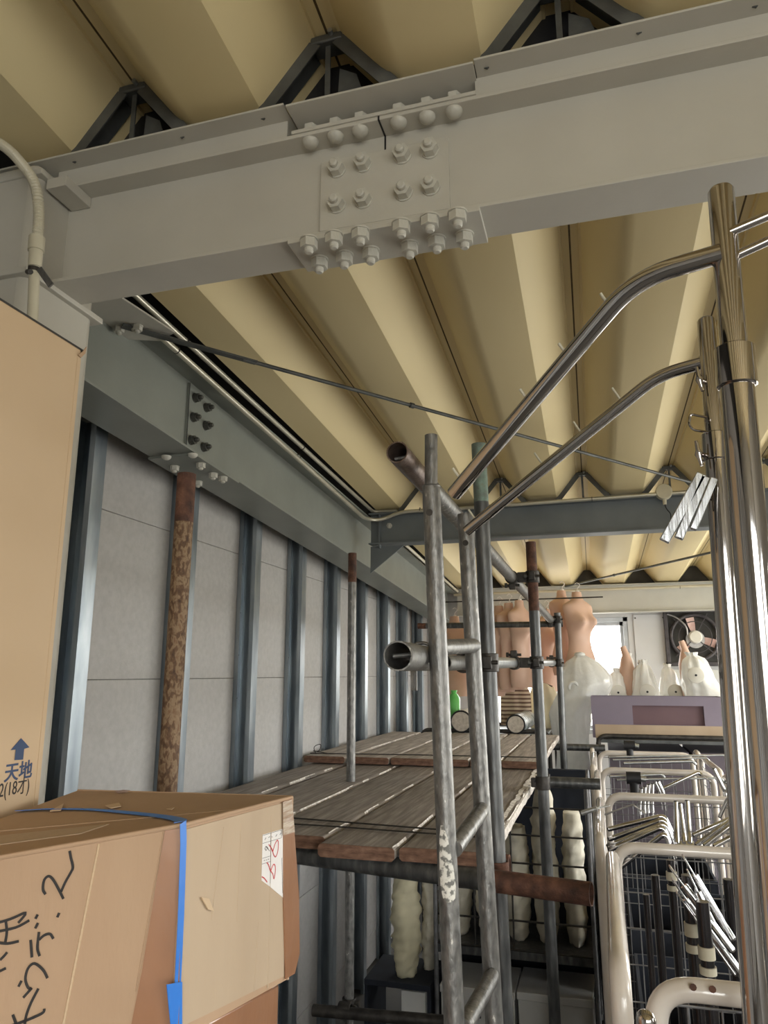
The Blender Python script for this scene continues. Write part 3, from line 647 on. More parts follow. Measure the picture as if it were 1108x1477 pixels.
# --- plank deck
def plank(x0, x1, y0, y1, ztop, th, m, label, group, tilt=0, splinter=False):
    t = thing('scaffold_plank', ((x0+x1)/2, y0, EYE+ztop-th), label, 'plank', group)
    n = 7; mb = MB(); vs = []; fs = []; rr = .008
    prof = [(0, -th+rr), (rr, -th), (x1-x0-rr, -th), (x1-x0, -th+rr), (x1-x0, -rr), (x1-x0-rr*.7, -rr*.2), (x1-x0-rr*2, 0), (rr*2, 0), (rr*.7, -rr*.2), (0, -rr)]
    k = len(prof); sd = random.uniform(0, 50)
    for i in range(n+1):
        y = y0+.004+(y1-y0-.004)*i/n; wob = noise.noise((sd, y*1.3, 0))*.004; zz = noise.noise((sd+9, y*.8, 3))*.002
        for dx, dz in prof: vs.append(V(x0+dx+wob*(.3 if 0 < i < n else 0), y, ztop+dz+zz+tilt*(y-y0)))
    for i in range(n):
        for j in range(k): fs.append((i*k+j, i*k+(j+1) % k, (i+1)*k+(j+1) % k, (i+1)*k+j))
    fs += [tuple((n)*k+j for j in range(k)), tuple(range(k-1, -1, -1))]
    mb.add(vs, fs).build('board', m, t, angle=50)
    z0 = noise.noise((sd+9, (y0+.004)*.8, 3))*.002
    mb = MB(); e = [V(x0+dx, y0+.0041, ztop+dz+z0) for dx, dz in prof]; mb.prism(e, (0, -.0045, 0)).build('end_grain', 'wood_end', t)
    else_edge = MB(); nn = 46; vs = []; fs = []   # bare worn wood along the edge
    for i in range(nn+1):
        y = y0+.01+(y1-y0-.02)*i/nn; a = max(.001, .002+.010*noise.noise((sd+4, y*4, 1))+.002*random.random())
        zt_ = ztop+noise.noise((sd+9, y*.8, 3))*.002
        vs += [V(x1-a-.003, y, zt_+.0016), V(x1+.0006, y, zt_-.010)]
    for i in range(nn):
        if noise.noise((sd+21, (y0+(y1-y0)*i/nn)*6, 5)) > -.12: fs.append((2*i, 2*i+1, 2*i+3, 2*i+2))
    else_edge.add(vs, fs).build('worn_edge', 'splinter', t)
    if splinter:
        mb = MB(); vs = []; fs = []; nn = 40
        for i in range(nn+1):
            y = y0+.1+(y1-y0-.15)*i/nn; a = .012+.012*abs(noise.noise((sd, y*9, 1)))+.01*random.random()
            vs += [V(x1-a-.012, y, ztop+.0022+tilt*(y-y0)), V(x1+.001, y, ztop-.004), V(x1+.002, y, ztop-.03-.008*random.random())]
        for i in range(nn):
            for j in range(2): fs.append((3*i+j, 3*i+j+1, 3*i+4+j, 3*i+3+j))
        mb.add(vs, fs).build('bare_edge', 'splinter', t)
    return t
LOW = 'planks of the lower deck'; HIGH = 'planks of the upper deck'
plank(-1.635, -1.435, 2.5, 4.45, -.5, .038, 'wood', 'narrow weathered plank of the lower deck next to the stud wall', LOW)
plank(-1.400, -1.116, 2.34, 4.45, -.5, .038, 'wood', 'wide dark plank of the lower deck with the speckled pole rising beside it', LOW)
plank(-1.106, -.864, 2.30, 4.45, -.5, .038, 'wood', 'weathered plank of the lower deck, second from the splintered one', LOW)
plank(-.853, -.614, 2.215, 4.45, -.5, .038, 'wood', 'lower deck plank whose reddish sawn end sticks out furthest', LOW)
plank(-.604, -.338, 2.235, 4.45, -.5, .038, 'wood', 'lower deck plank with a bare splintered outer edge', LOW, splinter=True)
xsp = [(-1.665, -1.42), (-1.395, -1.165), (-1.155, -.905), (-.898, -.72), (-.712, -.55), (-.542, -.33)]
lab = ['upper deck plank lying against the stud wall', 'pale upper deck plank beside the speckled pole', 'pale upper deck plank, second from the speckled pole', 'narrow upper deck plank behind the ladder frame uprights',
       'narrow upper deck plank next to the outer one', 'outer upper deck plank beside the brown topped pole']
for (a, b), l in zip(xsp, lab):
    plank(a, b, 4.08+.05*(a+1.6), 5.95, -.458, .036, 'wood2', l, HIGH)
# tie wires across the plank ends
def wire(name, pts, r, label, m='wire'):
    o = MB().tube(bendpath(pts, .05), r, 7).build(name, m); solo(o, pts[0]); tag(o, label, 'wire'); return o
wire('tie_wire', [V(-1.39, 2.56, -.494), V(-.9, 2.52, -.4955), V(-.34, 2.46, -.494)], .0026, 'thin dark tie wire stretched over the lower plank ends', 'clamp')
wire('tie_wire', [V(-1.39, 2.43, -.494), V(-.9, 2.44, -.4955), V(-.34, 2.40, -.494)], .0026, 'second dark tie wire closer to the sawn plank ends', 'clamp')
wire('tie_wire', [V(-1.66, 4.16, -.453), V(-1.0, 4.25, -.453), V(-.34, 4.3, -.453)], .003, 'dark tie wire along the front of the upper deck', 'clamp')
c = V(-1.60, 4.10, -.45)
wire('wire_loop', [c, c+Vector((-.02, 0, .04)), c+Vector((.03, .01, .06)), c+Vector((.02, .0, .012)), c+Vector((-.03, 0, .02)), c+Vector((.07, .01, .004))], .0022, 'small curled wire end sticking up at the corner of the upper deck', 'clamp')

# ================================================================== CHROME GARMENT STANDS
def stand(top, mid, y, ru, rl, coll, arm, r_arm, pegs, label, extra=None):
    a = P(*top, Y=y); m_ = P(*mid, Y=y); ln = (m_-a); c = P(*coll, Y=y); c = a+ln*((c.z-a.z)/ln.z); b = to_floor(a, m_)
    t = thing('garment_stand', b, label, 'garment stand')
    MB().tube([c, a, a+(a-c).normalized()*.004], [ru, ru, ru*.86], 32).build('upper_post', 'chrome', t)
    MB().tube([b, c], rl, 32).build('lower_post', 'chrome', t)
    dn = (c-a).normalized()
    MB().tube([c-dn*.026, c-dn*.024, c+dn*.024, c+dn*.026], [rl+.001, rl+.0035, rl+.0035, rl+.001], 32).build('collar', 'chrome', t)
    MB().tube([b, b+Vector((0, 0, .012)), b+Vector((0, 0, .02))], [.09, .09, .035], 32).build('base', 'chrome', t)
    pts = bendpath([P(x, yy, d=d) for x, yy, d in arm], .1, 12)
    ar = MB().tube(pts, r_arm, 24).build('arm', 'chrome', t)
    for (x, yy, d) in pegs:
        q = P(x, yy, d=d); MB().tube([q, P(x+11, yy+16, d=d)], .0022, 8).build('peg', 'conduit', ar)
    return t, a, b, c
dirty = lambda x, y: None
st1, sa, sb, sc_ = stand((1040, 277), (1084, 800), .905, .0158, .0192, (1057, 530), [(1040, 366, .905), (917, 402, .95), (655, 712, 1.2)], .0127,
    [(866, 423, 1.0), (806, 495, 1.05), (750, 561, 1.1), (653, 675, 1.2)], 'tall chrome garment stand with two thin side tubes')
for p0, p1 in (((1050, 336), (1140, 298)), ((1055, 372), (1140, 333))):
    MB().tube([P(*p0, d=.905), P(*p1, d=.88)], .0058, 16).build('side_tube', 'chrome', st1)
st2, sa2, sb2, sc2 = stand((1019, 463), (1043, 800), 1.375, .016, .0195, (1032, 645), [(1019, 522, 1.375), (950, 541, 1.42), (673, 766, 1.62)], .0122,
    [(883, 559, 1.45), (827, 608, 1.5), (771, 653, 1.56), (676, 735, 1.62)], 'shorter chrome garment stand with wing bolts and flat silver bars')
yw_ = 1.375-.02
MB().tube(bendpath([P(1020, 602, Y=yw_), P(996, 597, Y=yw_), P(994, 612, Y=yw_), P(1000, 620, Y=yw_), P(1020, 623, Y=yw_)], .006, 4), .0024, 8).build('wire_loop', 'chrome', st2)
for x, y in ((1008, 655), (1009, 716), (1009, 548)):
    q = P(x, y, Y=yw_); wbt = MB().tube([q, q+Vector((.02, .02, 0))], .0045, 12).build('wing_bolt', 'chrome', st2)
    MB().tube([q+Vector((-.003, -.004, .024)), q+Vector((-.001, -.002, .008)), q+Vector((0, 0, 0)), q+Vector((.001, 0, -.008)), q+Vector((.004, 0, -.022))], [.0028, .004, .007, .004, .0034], 12).build('wing', 'chrome', wbt)
for (x0, y0), (x1, y1), wd in (((1012, 684), (958, 781), .017), ((1018, 688), (979, 777), .015), ((1030, 690), (1000, 764), .012)):
    MB().bar(P(x0, y0, Y=1.33), P(x1, y1, Y=1.33), wd, .012, (0, 1, 0)).build('flat_bar', 'alu', st2, bevel=.0015)

# ================================================================== CARTONS
# --- tall carton at the left, printed with an up arrow
XT = -.98
tb = thing('tall_carton', (-1.2, .85, EYE-.42), 'tall pale cardboard carton printed with an up arrow', 'cardboard box')
YT = P(118, 505, X=XT).y; ZT = .648
MB().box((-1.44, .45, EYE-.42), (XT, YT, EYE+ZT)).build('carton', 'card_tall', tb, bevel=.004)
MB().box((XT, YT-.011, EYE-.42), (XT+.0008, YT-.001, EYE+ZT-.02)).build('corner_fold', 'card_tall', tb, smooth=False)
MB().box((-1.44, .45, EYE+ZT), (XT-.002, YT+.012, EYE+ZT+.004)).build('top_flap', 'closure', tb, smooth=False)
c = P(121, 505, X=XT)
MB().prism([P(x, y, X=XT+.002) for x, y in ((112, 512), (119, 507), (124, 500), (122, 510), (116, 516))], (.002, 0, 0)).build('torn_corner', 'card', tb, smooth=False)
def on_x(pts, name, m, parent, x=XT+.0008):
    return MB().prism([P(a, b, X=x) for a, b in pts], (.0004, 0, 0)).build(name, m, parent, smooth=False)
z7 = lambda x, y: (x/7.914, 1040+y/7.914)
on_x([z7(*q) for q in ((240, 195), (335, 300), (275, 318), (262, 440), (165, 447), (180, 325), (120, 333))], 'up_arrow', 'navy', tb)
def text_on(body, name, m, parent, o, ux, uy, size, bold=0.0, squash=1.0):
    """flat lettering with its lower left at o, reading along ux, up along uy"""
    cu = bpy.data.curves.new(name, 'FONT'); cu.body = body; cu.size = size; cu.extrude = .0002; cu.offset = bold
    tmp = bpy.data.objects.new(name, cu); COL.objects.link(tmp)
    dg = bpy.context.evaluated_depsgraph_get(); me = bpy.data.meshes.new_from_object(tmp.evaluated_get(dg))
    bpy.data.objects.remove(tmp); bpy.data.curves.remove(cu)
    ux = Vector(ux).normalized(); uy = Vector(uy).normalized(); n = ux.cross(uy)
    off = OFF[parent.name]
    for v in me.vertices: v.co = Vector(o) + ux*v.co.x*squash + uy*v.co.y + n*(v.co.z+.0006) - off
    me.materials.clear(); me.materials.append(M[m])
    ob = bpy.data.objects.new(name, me); COL.objects.link(ob); ob.parent = parent; OFF[ob.name] = off
    return ob
def hgt(x, y0, y1): return abs(P(x, y0, X=XT).z - P(x, y1, X=XT).z)
o_ = P(5, 1126, X=XT); text_on('天地', 'printed_words', 'navy', tb, o_, (0, 1, 0), (0, 0, 1), (P(46, 1115, X=XT).y-o_.y)/2.0, .0006)
o_ = P(-14, 1152.5, X=XT); L_ = P(62, 1141, X=XT).y-o_.y
text_on('0.2(18才)', 'printed_volume', 'ink', tb, o_, (0, 1, 0), (0, 0, 1), hgt(30, 1128, 1150)*1.22, 0, .72)
# --- a second carton it stands on (hidden behind the strapped one)
o = MB().box((-1.43, .48, 0), (-1.0, 1.14, EYE-.42)).build('carton', 'card', bevel=.004); solo(o, (-1.2, .8, 0))
tag(o, 'plain brown carton under the tall arrow carton', 'cardboard box')

# --- strapped carton in front
Bt = P(265, 1190, Z=-.2); Ct = P(421, 1150, Z=-.22); Dt = P(112, 1141, Z=-.21); At = P(-284, 1287, Z=-.262)
dz = Vector((0, 0, -.33)); ab = (At-Bt).normalized(); ab.z = 0
Bb = Bt+dz; Cb = Ct+Vector((0, 0, -.315)); Db = Dt+Vector((0, 0, -.31)); Ab = At+Vector((0, 0, -.27))
for p, z_ in ((Bb, -.462), (Cb, -.518), (Db, -.52), (Ab, -.47)): p.z = EYE+z_
Ab = Ab+ab*.03
ctn = thing('strapped_carton', (Bb+Db)/2, 'brown carton with a blue strap, taped corner and black handwriting', 'cardboard box')
bmx = MB()
def grid_face(mb, a, b, c, d, nu, nv, bulge, n):
    vs = []; fs = []
    for j in range(nv+1):
        for i in range(nu+1):
            u, v = i/nu, j/nv; q = a.lerp(b, u).lerp(d.lerp(c, u), v)
            vs.append(q+n*bulge*math.sin(math.pi*u)*math.sin(math.pi*v))
    for j in range(nv):
        for i in range(nu): fs.append((j*(nu+1)+i, j*(nu+1)+i+1, (j+1)*(nu+1)+i+1, (j+1)*(nu+1)+i))
    mb.add(vs, fs)
nL = (Bb-Bt).cross(At-Bt).normalized(); nL = nL if nL.dot(CAM-Bt) > 0 else -nL
nR = (Bb-Bt).cross(Ct-Bt).normalized(); nR = nR if nR.dot(CAM-Bt) > 0 else -nR
bmx.add([Bb, Cb, Db, Ab, Bt, Ct, Dt, At], [(3, 2, 1, 0), (0, 1, 5, 4), (1, 2, 6, 5), (2, 3, 7, 6), (3, 0, 4, 7)])
grid_face(bmx, Bt, Ct, Dt, At, 10, 10, 0, Vector((0, 0, 1)))
bmx.build('carton', 'card', ctn, smooth=False)
for e0, e1 in ((Bt, Ct), (Bt, At), (Bt, Bb), (Ct, Cb), (Ct, Dt)): MB().tube([e0, e1], .0032, 8).build('edge_crease', 'card', ctn)
def onL(x, y, o=.001): return PP(x, y, Bt+nL*o, nL)
def onR(x, y, o=.001): return PP(x, y, Bt+nR*o, nR)
nT = (Ct-Bt).cross(At-Bt).normalized(); nT = nT if nT.z > 0 else -nT
def topq(a, b): return Bt.lerp(Ct, a).lerp(At.lerp(Dt, a), b)
def pix(p):
    v = p-CAM; d = v.dot(FW); return v.dot(RT)/d*FPX+CX, -v.dot(UP)/d*FPX+CY
def onT(x, y, o=.001):                        # the point of the (slightly twisted) top that the pixel shows
    a, b = .3, .3
    for _ in range(25):
        p0 = pix(topq(a, b)); pa = pix(topq(a+1e-3, b)); pb = pix(topq(a, b+1e-3))
        j = ((pa[0]-p0[0])*1e3, (pb[0]-p0[0])*1e3, (pa[1]-p0[1])*1e3, (pb[1]-p0[1])*1e3); det = j[0]*j[3]-j[1]*j[2]
        ex, ey = x-p0[0], y-p0[1]
        a += max(-.2, min(.2, (j[3]*ex-j[1]*ey)/det)); b += max(-.2, min(.2, (-j[2]*ex+j[0]*ey)/det))
        a = max(-.05, min(1.05, a)); b = max(-.05, min(1.05, b))
    return topq(a, b)+nT*o
def sheet(name, pts, n, m, th=.0012): return MB().prism(pts, n*th).build(name, m, ctn, smooth=False)
# top: two flaps meeting near the front edge, paler worn side panel, tape
q = lambda a, b: Bt.lerp(Ct, a).lerp(At.lerp(Dt, a), b)
def flap(name, a0, a1, b0, b1, m, o):
    mb = MB(); f = lambda a, b: q(a, b)+nT*o
    n_ = 10; vs = [f(a0+(a1-a0)*i/n_, b0+(b1-b0)*j/n_)+nT*k for k in (0, -.003) for j in range(n_+1) for i in range(n_+1)]; fs = []; k = (n_+1)**2
    for j in range(n_):
        for i in range(n_): c = j*(n_+1)+i; fs += [(c, c+1, c+n_+2, c+n_+1), (k+c, k+c+n_+1, k+c+n_+2, k+c+1)]
    for i in range(n_):
        c = n_*(n_+1)+i; d_ = i*(n_+1); e_ = d_+n_; fs += [(i, k+i, k+i+1, i+1), (c, c+1, k+c+1, k+c), (d_, d_+n_+1, k+d_+n_+1, k+d_), (e_, k+e_, k+e_+n_+1, e_+n_+1)]
    return mb.add(vs, fs).build(name, m, ctn, smooth=False)
flap('top_flap', .01, .44, .01, .99, 'card_top', .0018)
flap('top_flap', .452, .99, .01, .99, 'card_top', .0024)
flap('paper_tape', .22, .37, .42, .985, 'card_side', .0030)
sheet('worn_panel', [onR(268, 1196), onR(412, 1157), onR(409, 1408), onR(300, 1462), onR(258, 1482)], nR, 'card_side', .0008)
sheet('packing_tape', [onL(238, 1198), onL(262, 1194), onL(258, 1485), onL(188, 1485), onL(205, 1400)], nL, 'tape', .001)
sheet('packing_tape', [onR(408, 1156, .002), onR(420, 1152, .002), onR(430, 1290, .003), onR(431, 1375, .003), onR(424, 1404, .003), onR(411, 1412, .002), onR(408, 1300, .002)], nR, 'tape', .002)
sheet('shiny_tape', [onR(408, 1157, .0045), onR(421, 1153, .0045), onR(425, 1200, .0045), onR(408.5, 1205, .0045)], nR, 'clear_tape', .0006)
# blue strap: over the top and down the taped corner
def ribbon(name, pts, wd, n, m, parent, o=.0005):
    mb = MB(); vs = []; fs = []; pts = [Vector(p) for p in pts]
    ws = wd if isinstance(wd, list) else [wd]*len(pts)
    for i, p in enumerate(pts):
        d = (pts[min(i+1, len(pts)-1)]-pts[max(i-1, 0)]).normalized(); s_ = d.cross(n).normalized()
        vs += [p-s_*ws[i]/2+n*o, p+s_*ws[i]/2+n*o, p-s_*ws[i]/2-n*.0001, p+s_*ws[i]/2-n*.0001]
    for i in range(len(pts)-1):
        a = 4*i; b = a+4; fs += [(a, a+1, b+1, b), (a+2, b+2, b+3, a+3), (a, b, b+2, a+2), (a+1, a+3, b+3, b+1)]
    k = 4*(len(pts)-1); fs += [(0, 2, 3, 1), (k, k+1, k+3, k+2)]
    return mb.add(vs, fs).build(name, m, parent, smooth=False)
ribbon('blue_strap', [q(a, b)+nT*.0045 for a, b in ((.70, 1.0), (.71, .9), (.70, .8), (.68, .7), (.63, .58), (.55, .44), (.46, .32), (.36, .22), (.24, .13), (.1, .05), (.0, .01))], .0165, nT, 'blue', ctn)
ribbon('blue_strap', [onR(264, 1186, .004), onR(264.5, 1215, .004), onR(261, 1320, .004), onR(256, 1425, .004), onR(253, 1490, .004)], .015, nR, 'blue', ctn)
sheet('strap_tail', [onR(240, 1420, .006), onR(262, 1416, .006), onR(262, 1480, .006), onR(246, 1482, .006)], nR, 'blue', .001)
for tri in (((72, 1175), (92, 1164), (88, 1174)), ((152, 1167), (172, 1163), (175, 1168), (160, 1171)), ((240, 1172), (252, 1170), (248, 1173))):
    sheet('torn_scrap', [onT(x, y, .005) for x, y in tri], nT, 'card_tall', .001)
sheet('torn_hole', [onT(x, y, .0055) for x, y in ((165, 1146), (178, 1144), (188, 1144.5), (183, 1147), (170, 1148))], nT, 'tape', .0004)
for (x0, y0), (x1, y1) in (((322, 1193), (304, 1327)), ((347, 1188), (341, 1330)), ((391, 1176), (386, 1425)), ((372, 1330), (366, 1430))):
    MB().tube([onR(x0, y0, .0012), onR(x1, y1, .0012)], .0014, 6).build('crease', 'card_side', ctn)
MB().tube([onL(143, 1217, .0), onL(91, 1480, .0)], .0018, 6).build('crease', 'card_tall', ctn)
MB().tube([onL(236, 1200, .0), onL(196, 1430, .0)], .0012, 6).build('crease', 'card', ctn)
sheet('torn_scrap', [onR(x, y, .003) for x, y in ((289, 1294), (300, 1296), (307, 1314), (299, 1312))], nR, 'card_tall', .002)
# label with red writing
z8 = lambda x, y: (360+x/8.2, 1140+y/8.2)
lb = sheet('label', [onR(*z8(x, y), .0018) for x, y in ((155, 525), (390, 455), (402, 1275), (240, 1140), (140, 1065))], nR, 'paper', .0005)
def stroke(pts, wd, n, fn, m, parent, name, o=.003):
    return ribbon(name, [fn(x, y, o) for x, y in pts], wd, n, m, parent, .0002)
def smooth2(p, n=5):                          # Catmull-Rom through 2D points
    out = []
    for i in range(len(p)-1):
        a, b, c, d = p[max(i-1, 0)], p[i], p[i+1], p[min(i+2, len(p)-1)]
        for k in range(n):
            t = k/n; out.append(tuple(.5*(2*b[j]+(c[j]-a[j])*t+(2*a[j]-5*b[j]+4*c[j]-d[j])*t*t+(3*b[j]-a[j]-3*c[j]+d[j])*t**3) for j in (0, 1)))
    return out+[p[-1]]
for pts in ([(228, 640), (268, 700), (285, 760), (310, 785), (335, 720), (342, 630), (330, 590), (300, 640), (275, 720), (258, 680)],
            [(205, 855), (225, 880), (243, 940), (275, 990), (290, 1045), (305, 960), (302, 890), (280, 880), (250, 960)], [(145, 1022), (175, 1040), (208, 1085)]):
    stroke([z8(*q_) for q_ in smooth2(pts)], .0016, nR, onR, 'red', lb, 'red_writing', .0028)
for pts in ([(155, 535), (375, 468)], [(155, 628), (378, 562)], [(152, 805), (250, 775)], [(148, 872), (245, 842)], [(252, 500), (245, 1100)], [(375, 470), (378, 560)], [(382, 800), (392, 1215)]):
    stroke([z8(*q_) for q_ in pts], .0005, nR, onR, 'ink', lb, 'ruled_line', .0026)
for pts in ([(180, 690), (195, 660), (212, 690), (195, 712), (180, 690)], [(205, 665), (235, 715)], [(180, 585), (195, 560)], [(225, 560), (240, 545)], [(262, 548), (270, 552)], [(310, 545), (325, 520)], [(358, 525), (372, 505)], [(170, 830), (182, 826)], [(195, 824), (206, 820)], [(218, 816), (230, 812)]):
    stroke([z8(*q_) for q_ in pts], .0008, nR, onR, 'ink', lb, 'small_print', .0026)
# handwriting on the left face
z5 = lambda x, y: (x/5.329, 1200+y/5.332)
for pts in ([(350, 480), (330, 440), (340, 370), (375, 340), (410, 370), (450, 440), (488, 515)], [(470, 460), (500, 390), (545, 310), (560, 270), (545, 200), (535, 145)],
            [(455, 622), (440, 657)], [(290, 635), (272, 668)], [(292, 700), (270, 742)], [(235, 830), (245, 965)], [(305, 955), (288, 900), (292, 830), (300, 770)], [(300, 830), (340, 795), (385, 785), (410, 822)],
            [(365, 1125), (330, 1060), (265, 1012), (215, 1050), (195, 1130), (215, 1195), (240, 1205)], [(245, 1200), (178, 1275)], [(165, 1145), (142, 1190)],
            [(295, 1205), (240, 1310), (205, 1400), (190, 1477)], [(340, 1360), (330, 1390), (250, 1430), (120, 1480), (20, 1510)], [(98, 1405), (125, 1480)],
            [(-40, 705), (80, 670), (198, 622), (140, 700)], [(-40, 770), (120, 735), (225, 680)], [(45, 690), (52, 770), (40, 850)], [(-30, 850), (60, 858), (145, 840)], [(0, 985), (30, 955), (55, 925)], [(-10, 1075), (45, 1048)]):
    stroke([z5(*q_) for q_ in smooth2(pts, 4)], .0032, nL, onL, 'ink', ctn, 'handwriting', .0015)
# --- carton below it
sh = lambda p, f: Vector((((Bb+Db)/2).x*(1-f)+p.x*f, ((Bb+Db)/2).y*(1-f)+p.y*f, 0))
o = MB().hexa([sh(p, .95) for p in (Bb, Cb, Db, Ab)], [sh(p, .95)+Vector((0, 0, p.z-.004)) for p in (Bb, Cb, Db, Ab)]).build('carton', 'tape', bevel=.004)
solo(o, sh((Bb+Db)/2, 1)); tag(o, 'orange brown carton underneath the blue strapped carton', 'cardboard box')

# ================================================================== TROLLEYS WITH DISPLAY ARMS
ZR = EYE-.53
def grid(mb, fn, a0, a1, b0, b1, na, nb, r):
    for i in range(na+1):
        a = a0+(a1-a0)*i/na; mb.tube([fn(a, b0), fn(a, b1)], r, 6)
    for j in range(nb+1):
        b = b0+(b1-b0)*j/nb; mb.tube([fn(a0, b), fn(a1, b)], r, 6)
    return mb
def trolley(y0, y1, xl, xr, r, label, endx=None):
    t = thing('wire_trolley', ((xl+xr)/2, (y0+y1)/2, 0), label, 'trolley'); zl = .16
    for x in (xl, xr):
        MB().tube(bendpath([(x, y0+.03, zl), (x, y0+.03, ZR), (x, y1, ZR), (x, y1, zl)], .075, 9), r, 18).build('side_rail', 'ivory', t)
    ex0, ex1 = endx or (xl+.045, xr-.045)
    for yy in (y0,):
        MB().tube(bendpath([(ex0, yy, zl), (ex0, yy, ZR-.004), (ex1, yy, ZR-.004), (ex1, yy, zl)], .07, 9), r, 18).build('end_rail', 'ivory', t)
    g = grid(MB(), lambda a, b: Vector((a, y0+.012, b)), ex0, ex1, zl+.05, ZR-.035, 9, 13, .0021); g.build('end_mesh', 'wire', t)
    for x in (xl, xr):
        grid(MB(), lambda a, b: Vector((x, a, b)), y0+.05, y1-.02, zl+.05, ZR-.06, 8, 12, .0021).build('side_mesh', 'wire', t)
    grid(MB(), lambda a, b: Vector((a, b, zl+.03)), xl, xr, y0+.02, y1-.01, 8, 8, .003).build('floor_mesh', 'wire', t)
    for x in (xl, xr):
        for y in (y0+.04, y1-.04):
            cs = MB().tube([(x, y, .07), (x, y, zl+.02)], .011, 10).build('caster', 'silver', t)
            MB().tube([(x-.012, y, .05), (x+.012, y, .05)], .05, 18).build('wheel', 'black', cs)
    return t
trolley(1.50, 2.47, -.0, .60, .0195, 'ivory wire trolley with a chipped end rail, next to the chrome stands', (.055, .55))
trolley(2.58, 3.48, -.035, .60, .0172, 'ivory wire trolley holding a fan of parallel chrome arms')
trolley(3.60, 4.42, -.05, .60, .0172, 'ivory wire trolley behind the one with the fanned chrome arms')
trolley(4.52, 5.38, -.075, .60, .0172, 'ivory wire trolley standing just before the furthest trolley')
trolley(5.48, 5.72, -.09, .60, .0172, 'furthest ivory wire trolley, in front of the mauve carton')
# paint chips on the first end rail
for i, (y0, y1) in enumerate(((1.58, 2.4), (2.66, 3.4), (3.68, 4.36), (4.6, 5.32))):  # unseen crates added to keep the trolley interiors dark
    t = thing('added_dark_crate', (.28, (y0+y1)/2, .195), 'unseen black crate added to darken the floor of the %s trolley' % ['chipped end rail', 'fanned chrome arm', 'stubby chrome arm', 'last but one'][i], 'crate')
    c0, c1, zt = .06, .54, 1.0
    for lo, hi in (((c0, y0, .2), (c1, y1, .215)), ((c0, y0, .215), (c0+.012, y1, zt)), ((c1-.012, y0, .215), (c1, y1, zt)), ((c0+.012, y0, .215), (c1-.012, y0+.012, zt)), ((c0+.012, y1-.012, .215), (c1-.012, y1, zt))):
        MB().box(lo, hi).build('panel', 'navydark', t, smooth=False)
p = P(931, 1458, Y=1.36); t = thing('chrome_post', (p.x, p.y, 0), 'short chrome post with a rounded top before the chipped end rail', 'post')
MB().tube([(p.x, p.y, .02), (p.x, p.y, p.z-.012)]+[(p.x, p.y, p.z-.012+.014*math.sin(R(15*k))) for k in range(1, 6)], [.0155, .0155]+[.0155*math.cos(R(15*k)) for k in range(1, 6)], 20).build('tube', 'chrome', t)
MB().tube([(p.x, p.y, 0), (p.x, p.y, .02)], .035, 24).build('foot', 'chrome', t)
for x, y in ((1000, 1424), (1028, 1427)):
    p = P(x, y, Y=1.479); o = MB().tube([p, p+Vector((0, .002, 0))], [.006, .005], 9).build('rust_chip', 'rust')
    o.parent = bpy.data.objects['wire_trolley']; o.data.transform(Matrix.Translation(-OFF['wire_trolley']))

narm = 0
def arm(px, y, r, label, group, m='chrome2', plate=True, dy=0):
    n = len(px); pts = [P(a, b, Y=y+dy*i) for i, (a, b) in enumerate(px)]
    t = thing('display_arm', pts[-1], label, 'display arm', group)
    MB().tube(bendpath(pts, .02, 5), r, 14).build('tube', m, t)
    MB().tube([pts[0], pts[0]+(pts[0]-pts[1]).normalized()*.004], r*.8, 14).build('end_cap', 'clamp', t)
    if plate:
        d = (pts[-1]-pts[-2]).normalized(); MB().bar(pts[-1]-d*.01, pts[-1]+d*.05, .026, .004).build('mounting_plate', m, t, bevel=.001)
z6 = lambda x, y: (860+x/5.036, 1140+y/5.036)
F1 = 'fan of chrome display arms'
for i, (a, b, c) in enumerate((((90, 282), (495, 182), (548, 300)), ((95, 355), (495, 208), (545, 320)), ((85, 405), (500, 238), (548, 345)), ((95, 432), (485, 262), (535, 380)), ((165, 566), (500, 308), (540, 420)))):
    arm([z6(*a), z6(*b), z6(*c)], 2.98-.05*i, .0086, ['topmost bent chrome arm of the fan in the trolley', 'second bent chrome arm from the top of the fan', 'middle bent chrome arm of the fan', 'fourth bent chrome arm from the top of the fan', 'lowest bent chrome arm of the fan, dropping behind the ivory end rail'][i], F1)
for i, (a, b, c) in enumerate((((578, 85), (585, 300), (588, 385)), ((608, 100), (637, 325), (640, 385)), ((660, 80), (676, 315), (682, 385)))):
    arm([z6(*a), z6(*b), z6(*c)], 3.02-.03*i, .0086, 'upright chrome arm standing in a row of three beside the fan', 'three upright chrome arms', dy=-.03)
for i, (a, b) in enumerate((((708, 325), (1040, 178)), ((730, 395), (1020, 190)), ((790, 400), (1050, 200)), ((860, 405), (1065, 296)))):
    arm([z6(*a), z6(*b), z6(b[0]+30, b[1]+60)], 2.95-.04*i, .0084, 'straight chrome arm slanting up towards the shorter chrome stand', 'chrome arms slanting to the chrome stand')
arm([z6(898, 192), z6(948, 80), z6(960, 60)], 3.3, .0075, 'short steep chrome arm hanging below the trolley rail', None)
z1 = lambda x, y: (780+x/3.232, 1020+y/3.232)
for i, (a, b) in enumerate((((890, 1132), (668, 832)), ((945, 1258), (678, 892)), ((893, 1078), (718, 785)), ((800, 1000), (733, 862)), ((905, 1245), (700, 955)))):
    arm([z1(*a), z1((a[0]+b[0])/2, (a[1]+b[1])/2), z1(*b)], 1.98+.03*(i % 3), [.009, .009, .0085, .0075, .004][i],
        ['chrome arm sloping down towards the chipped end rail', 'longest chrome arm of the bundle over the chipped end rail', 'chrome arm lying behind the bundle over the chipped end rail', 'short chrome arm within the bundle over the chipped end rail', 'thin rod beside the bundle over the chipped end rail'][i], 'chrome arms by the chipped end rail')
